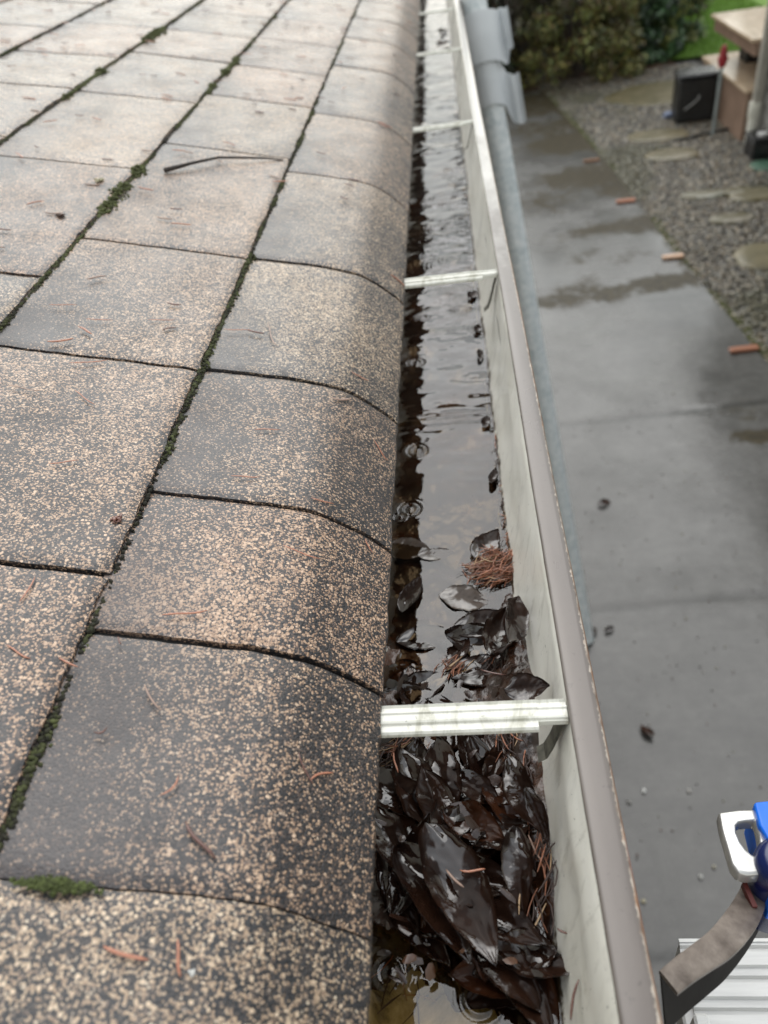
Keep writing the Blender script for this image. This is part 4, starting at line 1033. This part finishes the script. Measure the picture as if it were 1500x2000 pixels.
m_bark = m_simple('shrub_bark', (.06, .045, .035), .8, bumpsc=30, bumpd=.01)
def shrub(name, cx, cy, rx, ry, hz, n, leaf, cols, lab, cat='shrub', group='shrubs closing the end of the yard', seed=1, ncl=90, fine=False):
    r = np.random.default_rng(seed); e = empty(name, (cx, cy, GZ-.05)); tag(e, lab, cat, group)
    th = r.uniform(0, 6.28, ncl); u = r.random(ncl)**.7; zz = r.uniform(.03, 1, ncl)
    rad = (1-.55*zz**2.2)*(.75+.35*r.random(ncl))
    cc = np.stack([np.cos(th)*rx*rad, np.sin(th)*ry*rad, zz*hz], 1); cr = r.uniform(.14, .30, ncl)*min(1.3, rx); tone = r.uniform(.45, 1.5, ncl)
    k = r.integers(0, ncl, n); g = r.normal(0, 1, (n, 3)); g /= np.linalg.norm(g, axis=1)[:, None]; rr = cr[k]*r.random(n)**.4
    P = cc[k]+g*rr[:, None]*np.array([1, 1, .9]); P[:, 2] = np.maximum(P[:, 2], .02)
    nrm = g+r.normal(0, .5, (n, 3))+np.array([0, 0, .4]); nrm /= np.linalg.norm(nrm, axis=1)[:, None]
    a = np.cross(nrm, r.normal(0, 1, (n, 3))); a /= np.linalg.norm(a, axis=1)[:, None]; b = np.cross(nrm, a)
    L = leaf*r.uniform(.6, 1.4, (n, 1)); wv = .28 if fine else .45
    V = np.stack([P-a*L, P+b*L*wv, P+a*L, P-b*L*wv], 1).reshape(-1, 3)
    pal = np.array(cols); c = pal[r.integers(0, len(pal), n)]*tone[k][:, None]*r.uniform(.7, 1.3, (n, 1))
    c = np.repeat(c, 4, 0); Fc = np.arange(4*n).reshape(-1, 4)
    mesh('crown', V, Fc, m_fol, e, False, np.clip(c, 0, 1))
    m = MB()
    for q in range(6):
        t = 6.28*q/6; m.tube([(math.cos(t)*.06, math.sin(t)*.06, 0), (math.cos(t)*rx*.2, math.sin(t)*ry*.2, hz*.35), (math.cos(t)*rx*.45, math.sin(t)*ry*.45, hz*.7)], [.035, .022, .01], 6)
    m.build('trunk', m_bark, e)
YG = [(.14, .165, .04), (.20, .205, .05), (.08, .10, .025), (.24, .21, .065), (.14, .09, .03)]
DG = [(.03, .07, .022), (.05, .11, .035), (.02, .045, .017), (.07, .15, .06)]
BR = [(.04, .035, .02), (.065, .045, .025), (.03, .035, .015), (.09, .06, .035)]
shrub('conifer_shrub', 1.95, 12.9, .85, .75, 2.7, 26000, .045, YG, 'yellow green conifer shrub at the end of the path', seed=2, fine=True, ncl=150)
shrub('conifer_shrub', 3.0, 14.1, 1.0, .85, 3.0, 24000, .048, YG[:3]+DG[:1], 'taller olive green conifer shrub right of the yellow one', seed=3, fine=True, ncl=150)
shrub('broadleaf_shrub', 3.45, 14.9, .75, .8, 2.2, 12000, .07, DG, 'dark glossy green shrub beside the lawn', seed=4)
shrub('broadleaf_shrub', 3.0, 13.6, .62, .5, 1.5, 11000, .06, DG, 'low dark green shrub in front of the lawn', seed=14)
shrub('bare_shrub', .95, 13.4, .85, .7, 2.6, 15000, .04, BR, 'brown thin shrub behind the pole clips', seed=5, fine=True)
shrub('bare_shrub', .2, 12.6, .8, .7, 2.5, 12000, .04, BR+DG, 'brown green shrub behind the far gutter end', seed=6)
shrub('broadleaf_shrub', 2.2, 16.2, 1.6, .9, 3.0, 14000, .08, DG, 'dark evergreen shrub behind the conifers', seed=7)
shrub('broadleaf_shrub', 5.0, 20.5, 1.7, 1.0, 3.4, 14000, .09, DG, 'dark evergreen shrub at the back of the lawn', seed=8)
shrub('broadleaf_shrub', 8.0, 21.5, 2.0, 1.2, 3.6, 12000, .1, DG, 'dark evergreen shrub beyond the brown deck', seed=9)
def litter():
    n = 5000; x = rng.uniform(.2, 3.4, n); y = 11.9+rng.random(n)*1.2+.25*(x-1.5); s = rng.uniform(.012, .03, n)
    V, Fc = blobs(np.stack([x, y, GZ+rng.random(n)*.01-.02], 1), np.stack([s, s*.8, s*.25], 1), True, 8)
    c = np.repeat(np.array([[.10, .055, .03]])*rng.uniform(.4, 1.8, (n, 1)), len(ICO[0]), 0)
    tag(mesh('leaf_litter', V, Fc, m_attr('litter', .6), None, True, c), 'brown leaf litter under the shrubs at the path end', 'leaf litter', None, 'stuff')
litter()

# ================================================================== NEIGHBOUR HOUSE, DECK, YARD THINGS
def neighbour():
    e = empty('neighbour_house', (3.30, 4, GZ)); tag(e, 'neighbouring house with weathered grey lap siding', 'house'); 
    gs = m_simple('grey_siding', (.34, .33, .31), .55, bumpsc=50, varsc=4, var=.12)
    m = MB(); z = -.05; k = 0
    while z < 2.75:
        m.add([(-.0, -7, z), (0, 4.95, z), (.022, 4.95, z+.16), (.022, -7, z+.16), (.03, -7, z), (.03, 4.95, z)], [(0, 1, 2, 3), (0, 4, 5, 1)]); z += .155
    m.box((.03, -7, -.06), (5, 4.95, 2.8)); m.build('wall', gs, e)
    m = MB(); m.box((-.02, 4.90, 0), (.03, 5.0, 2.75), .004); m.build('corner_board', m_simple('grey_trim', (.4, .39, .36), .5), e)
    m = MB(); m.add([(-.55, -7.3, 2.62), (-.55, 5.3, 2.62), (2.6, 5.3, 3.55), (2.6, -7.3, 3.55), (-.55, -7.3, 2.5), (-.55, 5.3, 2.5), (2.6, 5.3, 3.43), (2.6, -7.3, 3.43)], [(0, 1, 2, 3), (4, 7, 6, 5), (0, 4, 5, 1), (1, 5, 6, 2), (3, 2, 6, 7), (0, 3, 7, 4)])
    m.build('roof', m_simple('dark_roofing', (.07, .065, .06), .7, bumpsc=80), e)
    d = empty('downspout', (3.215, 8.86, GZ)); tag(d, 'grey beige downspout on the corner of the neighbouring house', 'downspout')
    g = m_simple('beige_downspout_paint', (.40, .38, .33), .45); wh = m_simple('white_pvc', (.80, .79, .70), .35, coat=.4)
    m = MB(); m.box((-.04, -.04, .42), (.04, .04, 2.6), .008); m.build('pipe', g, d)
    m = MB(); m.tube([(-.01, 0, .05), (-.01, 0, .30)], .048, 20); m.tube([(-.01, 0, .29), (-.01, 0, .31), (-.01, 0, .45)], [.050, .060, .060], 20); o = m.build('adapter', wh, d); smooth_angle(o)
neighbour()
def blackbox():
    p = onZ(1478, 303, GZ); e = empty('drain_box', (3.30, 8.62, GZ)); tag(e, 'glossy black plastic drain box under the white downspout adapter', 'drain box')
    bk = m_simple('black_plastic', (.012, .012, .014), .3, coat=.3)
    m = MB(); m.box((-.17, -.13, -.05), (.20, .16, .16), .015); m.build('body', bk, e)
    m = MB(); m.box((-.18, -.14, .161), (.21, .17, .195), .01); m.build('lid', bk, e)
    m = MB(); m.tube([(-.06, 0, .196), (-.06, 0, .215)], .05, 20); m.build('cap', m_simple('white_cap', (.8, .8, .78), .35), e)
    q = onZ(1500, 322, GZ); m = MB(); m.tube([(0, 0, -.03), (0, 0, .0), (0, 0, .008)], [.17, .17, .15], 28); o = m.build('valve_cover', m_simple('green_plastic', (.07, .15, .10), .5), None, loc=(q[0], q[1], GZ)); smooth_angle(o)
    tag(o, 'round green valve cover in the gravel below the black box', 'valve cover')
blackbox()
def deck():
    e = empty('deck_steps', (3.2, 9.9, GZ)); tag(e, 'brown wooden deck steps with wet tan treads behind the neighbouring house', 'deck')
    br = m_simple('brown_deck_board', (.30, .20, .145), .5, varsc=3, var=.12, coat=.3)
    tn = Mat('wet_tan_tread'); tn.set(color=tn.ramp(tn.noise(8, 5, .6, tn.map((3, .5, 1))), [(.3, (.50, .36, .23)), (.7, (.80, .64, .46))]), rough=.35, coat=1, coat_rough=.1)
    dk = m_simple('dark_post', (.012, .012, .012), .6)
    m = MB(); m.box((.0, -.78, -.05), (1.9, .90, .47)); m.build('lower_box', br, e)
    for i in range(9):
        m = MB(); y = -.80+.19*i; m.box((-.03, y+.003, .473), (1.9, y+.187, .505), .004); m.build('tread_board', tn.m, e)
    m = MB(); m.box((.02, -.75, .80), (1.9, .74, .93)); m.build('upper_frame', br, e)
    for i in range(8):
        m = MB(); y = -.77+.19*i; m.box((-.03, y+.003, .933), (1.9, y+.187, .965), .004); m.build('bench_board', tn.m, e)
    for (x, y) in ((.30, .45), (.30, -.5), (1.6, .45), (1.6, -.5)):
        m = MB(); m.box((x, y-.14, .506), (x+.22, y+.14, .798), .004); m.build('post', dk, e)
    for k, (x, y, lab) in enumerate(((.95, -.62, 'white cup standing on the lower deck tread'), (.42, -.35, 'small white saucer lying on the lower deck tread'))):
        m = MB(); m.tube([(0, 0, 0), (0, 0, .05), (0, 0, .07)], [.05, .06, .045], 18); o = m.build('white_cup' if k == 0 else 'saucer', m_white, None, loc=(3.2+x, 9.9+y, GZ+.507)); smooth_angle(o); tag(o, lab, 'cup' if k == 0 else 'saucer')
    pz = GZ+.966
    m = MB(); m.tube([(0, 0, 0), (0, 0, .10), (0, 0, .12)], [.07, .075, .05], 18); o = m.build('white_pot', m_white, None, loc=(4.0, 10.1, pz)); smooth_angle(o); tag(o, 'white pot standing on the upper deck bench', 'pot')
deck()
def condenser():
    e = empty('condenser_box', (2.92, 10.15, GZ)); e.rotation_euler = (0, 0, math.radians(-4)); tag(e, 'black slatted condenser box standing on the gravel by the deck', 'condenser')
    bk = m_simple('matt_black_case', (.022, .022, .022), .45, var=.2, varsc=6)
    m = MB(); m.box((-.19, -.15, .0), (.24, .18, .47), .03); m.build('case', bk, e)
    m = MB(); m.box((-.21, -.17, .471), (.26, .20, .51), .02); m.build('top', m_simple('wet_black_top', (.05, .05, .05), .25, coat=.6), e)
    for i in range(9):
        x = -.14+i*.042
        m = MB(); m.box((x, -.157, .07), (x+.010, -.151, .43)); m.build('slat', bk, e)
    m = MB(); m.tube([(-.10, -.175, .15), (-.02, -.19, .21), (.03, -.19, .25), (.05, -.17, .29)], .012, 8); m.build('hose_handle', m_simple('grey_handle', (.25, .25, .24), .4), e)
    q = onZ(1303, 230, GZ); m = MB()
    m.tube([(0, 0, .03), (.10, .02, .03), (.14, .03, .03), (.17, .035, .03)], [.032, .034, .022, .014], 14); o = m.build('body', m_simple('blue_label_plastic', (.35, .42, .62), .25, coat=.6, var=.3), None)
    b = empty('plastic_bottle', (q[0]-.04, q[1], GZ)); o.parent = b; m = MB(); m.tube([(.171, .035, .03), (.195, .04, .03)], .015, 12); m.build('cap', m_simple('blue_cap', (.03, .08, .35), .3), b); tag(b, 'blue and white plastic bottle lying beside the black condenser box', 'bottle')
condenser()
def redpole():
    p = onZ(1392, 263, GZ); e = empty('marker_stake', (p[0], p[1], GZ)); tag(e, 'thin grey stake with a red cap in front of the brown deck', 'stake')
    m = MB(); m.tube([(0, 0, -.05), (0, 0, .70)], .019, 12); o = m.build('stake', m_simple('grey_stake_paint', (.30, .34, .34), .4), e); smooth_angle(o)
    m = MB(); m.tube([(0, 0, .68), (0, 0, .70), (0, 0, .82), (0, 0, .88)], [.034, .042, .038, .02], 14); m.box((-.05, -.02, .72), (.05, .02, .78), .008); o = m.build('cap', m_simple('red_plastic', (.36, .03, .04), .45), e); smooth_angle(o)
redpole()
def hose():
    pts = [onZ(px, py, GZ+.012) for px, py in ((1318, 274), (1345, 270), (1372, 262), (1400, 256), (1425, 250), (1434, 244), (1425, 238), (1410, 236))]
    P = []
    for i in range(len(pts)-1):
        for t in (0, .33, .66): P.append(pts[i]*(1-t)+pts[i+1]*t)
    P.append(pts[-1]); m = MB(); m.tube(P, .016, 8); o = m.build('garden_hose', m_simple('dark_hose', (.03, .03, .03), .4), None, True); tag(o, 'dark hose lying on the gravel below the condenser box', 'hose')
hose()

# ================================================================== LADDER
def ladder():
    e = empty('step_ladder', (.35, .13, GZ)); tag(e, 'aluminium ladder with blue hinge and silver loop standing beside the gutter', 'ladder')
    def L(p): return np.array(p)-np.array([.35, .13, GZ])
    al = Mat('ribbed_aluminium'); al.set(color=al.ramp(al.noise(40, 4, .6, al.map((.3, 4, 1))), [(.3, (.58, .58, .57)), (.7, (.74, .74, .72))]), metal=.0, rough=.32, coat=.3, coat_rough=.15)
    bl = m_simple('blue_hinge_plastic', (.0, .17, .85), .45, coat=.2, var=.1, varsc=30)
    cast = Mat('cast_aluminium'); cast.set(color=cast.ramp(cast.noise(60, 4), [(.3, (.42, .41, .39)), (.7, (.78, .77, .74))]), metal=.6, rough=.22, coat=.3)
    st = Mat('worn_brown_steel'); st.set(color=st.ramp(st.noise(60, 6, .7, st.map((1, 1, 1))), [(.3, (.12, .095, .08)), (.55, (.24, .20, .17)), (.75, (.36, .31, .27))]), metal=.35, rough=.45, normal=st.bump(st.noise(90, 4), .3, .0005))
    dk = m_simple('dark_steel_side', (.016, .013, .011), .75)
    # ribbed treads
    for zt, nm in ((-.300, 0), (-.60, 1), (-.90, 2), (-1.20, 3), (-1.50, 4), (-1.80, 5), (-2.10, 6)):
        m = MB(); pr = []; y = .005
        pr.append((y, -.03)); pr.append((y, 0))
        while y < .24:
            pr += [(y+.0015, .005), (y+.011, .005), (y+.0125, -.002), (y+.0155, -.002), (y+.017, .0015), (y+.022, .0015)]; y += .022
            if abs(y-.12) < .012: pr += [(y, -.006), (y+.006, -.006), (y+.006, 0)]; y += .006
        pr += [(.250, .003), (.250, -.03)]
        V = []; k = len(pr)
        for x in (.205, .62): V += [L((x, a, zt+b)) for a, b in pr]
        Fc = [(j, (j+1) % k, k+(j+1) % k, k+j) for j in range(k)]+[tuple(range(k)), tuple(k+j for j in range(k))]
        m.add(V, Fc); m.build('tread', al.m, e)
    for x in (.196, .622):
        m = MB(); m.box(L((x, .06, GZ)), L((x+.011, .085, -.262)), .002); m.box(L((x, .02, -.335)), L((x+.011, .235, -.3045)), .002); m.box(L((x, .165, GZ)), L((x+.011, .190, -.262)), .002); m.build('side_rail', al.m, e)
    # blue hinge block, its outline in plan, thick
    def prism(pts, z0, z1, mat, nm, par=e, bev=0):
        n = len(pts); V = [L((p[0], p[1], z0)) for p in pts]+[L((p[0], p[1], z1)) for p in pts]
        m = MB(); m.add(V, [tuple(range(n))[::-1], tuple(n+i for i in range(n))]+[(i, (i+1) % n, n+(i+1) % n, n+i) for i in range(n)]); o = m.build(nm, mat, par)
        if bev:
            b = o.modifiers.new('b', 'BEVEL'); b.width = bev; b.segments = 3; b.limit_method = 'ANGLE'
        return o
    q = lambda px, py, z: onZ(px, py, z)[:2]
    zt = -.085
    prism([q(1472, 1566, zt), q(1560, 1556, zt), q(1600, 1700, zt), q(1520, 1745, zt), q(1496, 1690, zt), q(1500, 1640, zt), q(1484, 1612, zt)], -.125, zt, bl, 'hinge_block', e, .002)
    m = MB(); c = L((*q(1530, 1690, -.09), -.09)); m.tube([c+[0, 0, -.06], c, c+[0, 0, .006], c+[0, 0, .010]], [.0165, .0165, .015, .010], 32); o = m.build('hinge_knob', m_simple('navy_knob', (.01, .02, .10), .25, coat=.6), e); smooth_angle(o)
    # silver loop: outer outline minus hole, built as a ring strip
    outer = [(1403, 1586), (1440, 1581), (1476, 1579), (1488, 1590), (1494, 1620), (1498, 1660), (1500, 1700), (1490, 1708), (1460, 1710), (1442, 1706), (1430, 1690), (1418, 1650), (1408, 1615)]
    inner = [(1444, 1606), (1458, 1604), (1474, 1603), (1478, 1610), (1482, 1630), (1484, 1650), (1482, 1668), (1478, 1672), (1468, 1667), (1456, 1657), (1445, 1642), (1438, 1625), (1438, 1612)]
    zt = -.09; th = .011; n = len(outer); V = []
    def ringpt(p, z, sh=0): a = q(*p, zt); return L((a[0], a[1], z))
    oc = np.mean([q(*p, zt) for p in inner], axis=0)
    for ring, f, z in ((outer, 1, zt-th), (outer, 1, zt-.0025), (outer, .965, zt), (inner, 1.07, zt), (inner, 1, zt-.0025), (inner, 1, zt-th)):
        for p in ring:
            a = q(*p, zt); a = oc+(a-oc)*f; V.append(L((a[0], a[1], z)))
    Fc = []
    for r_ in range(6):
        for i in range(n): Fc.append((r_*n+i, r_*n+(i+1) % n, ((r_+1) % 6)*n+(i+1) % n, ((r_+1) % 6)*n+i))
    m = MB(); m.add(V, Fc); o = m.build('loop_latch', cast.m, e); smooth_angle(o, 45); md = o.modifiers.new('s', 'BEVEL'); md.width = .0012; md.segments = 3; md.limit_method = 'ANGLE'
    # curved worn bracket arm reaching towards the gutter
    ctr = [((1478, 1728), -.120), ((1462, 1770), -.108), ((1440, 1806), -.096), ((1408, 1842), -.086), ((1372, 1868), -.078), ((1338, 1892), -.071), ((1306, 1918), -.066)]
    wid = [34, 44, 47, 46, 43, 41, 40]
    P = []
    for i in range(len(ctr)):
        a = np.array(ctr[max(0, i-1)][0]); b = np.array(ctr[min(len(ctr)-1, i+1)][0]); d = (b-a)/np.linalg.norm(b-a); nr = np.array([d[1], -d[0]])
        c = np.array(ctr[i][0]); z = ctr[i][1]; P.append((onZ(*(c+nr*wid[i]/1.0*.72), z), onZ(*(c-nr*wid[i]*.72), z)))
    P = np.array(P); out = []
    from mathutils.geometry import interpolate_bezier
    def dens(A):
        t = np.linspace(0, len(A)-1, 33); i = np.clip(t.astype(int), 0, len(A)-2); f = (t-i)[:, None]
        p0 = A[np.clip(i-1, 0, len(A)-1)]; p1 = A[i]; p2 = A[i+1]; p3 = A[np.clip(i+2, 0, len(A)-1)]
        return .5*((2*p1)+(-p0+p2)*f+(2*p0-5*p1+4*p2-p3)*f**2+(-p0+3*p1-3*p2+p3)*f**3)
    Aa, Bb = dens(P[:, 0]), dens(P[:, 1]); V = []; K = len(Aa)
    for i in range(K):
        a, b = Aa[i], Bb[i]; cc = (a+b)/2; dn = np.array([.0, .0, -.004])
        V += [L(a), L(a*.9+b*.1+[0, 0, .0008]), L(a*.1+b*.9+[0, 0, .0008]), L(b), L(b+dn), L(a+dn)]
    Fc = [(i*6+j, i*6+(j+1) % 6, (i+1)*6+(j+1) % 6, (i+1)*6+j) for i in range(K-1) for j in range(6)]+[tuple(range(6)), tuple((K-1)*6+j for j in range(6))]
    m = MB(); m.add(V, Fc); o = m.build('bracket_arm', st.m, e); smooth_angle(o, 40)
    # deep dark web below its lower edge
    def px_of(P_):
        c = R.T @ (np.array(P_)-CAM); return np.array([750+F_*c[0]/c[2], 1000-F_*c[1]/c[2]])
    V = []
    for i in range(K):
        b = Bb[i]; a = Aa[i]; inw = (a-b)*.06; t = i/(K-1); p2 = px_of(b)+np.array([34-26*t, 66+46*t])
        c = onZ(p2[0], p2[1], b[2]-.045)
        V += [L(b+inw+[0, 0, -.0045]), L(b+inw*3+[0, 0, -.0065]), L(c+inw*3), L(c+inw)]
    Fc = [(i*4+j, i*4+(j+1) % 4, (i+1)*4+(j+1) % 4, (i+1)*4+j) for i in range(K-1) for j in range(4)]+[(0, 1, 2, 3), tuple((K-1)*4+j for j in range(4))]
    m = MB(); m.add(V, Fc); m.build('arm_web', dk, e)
    # slot bolt in the arm
    c = onZ(1466, 1752, -.1085); m = MB(); d = .0016; m.add([L(c+[-.0014, -.007, .0035]), L(c+[.0014, -.007, .0035]), L(c+[-.0006, .007, .0035]), L(c+[-.0034, .007, .0035]), L(c+[-.0014, -.007, -.002]), L(c+[.0014, -.007, -.002]), L(c+[-.0006, .007, -.002]), L(c+[-.0034, .007, -.002])],
          [(0, 1, 2, 3), (4, 7, 6, 5), (0, 4, 5, 1), (1, 5, 6, 2), (2, 6, 7, 3), (3, 7, 4, 0)]); m.build('slot', m_simple('dark_red_slot', (.12, .02, .015), .5), e)
ladder()
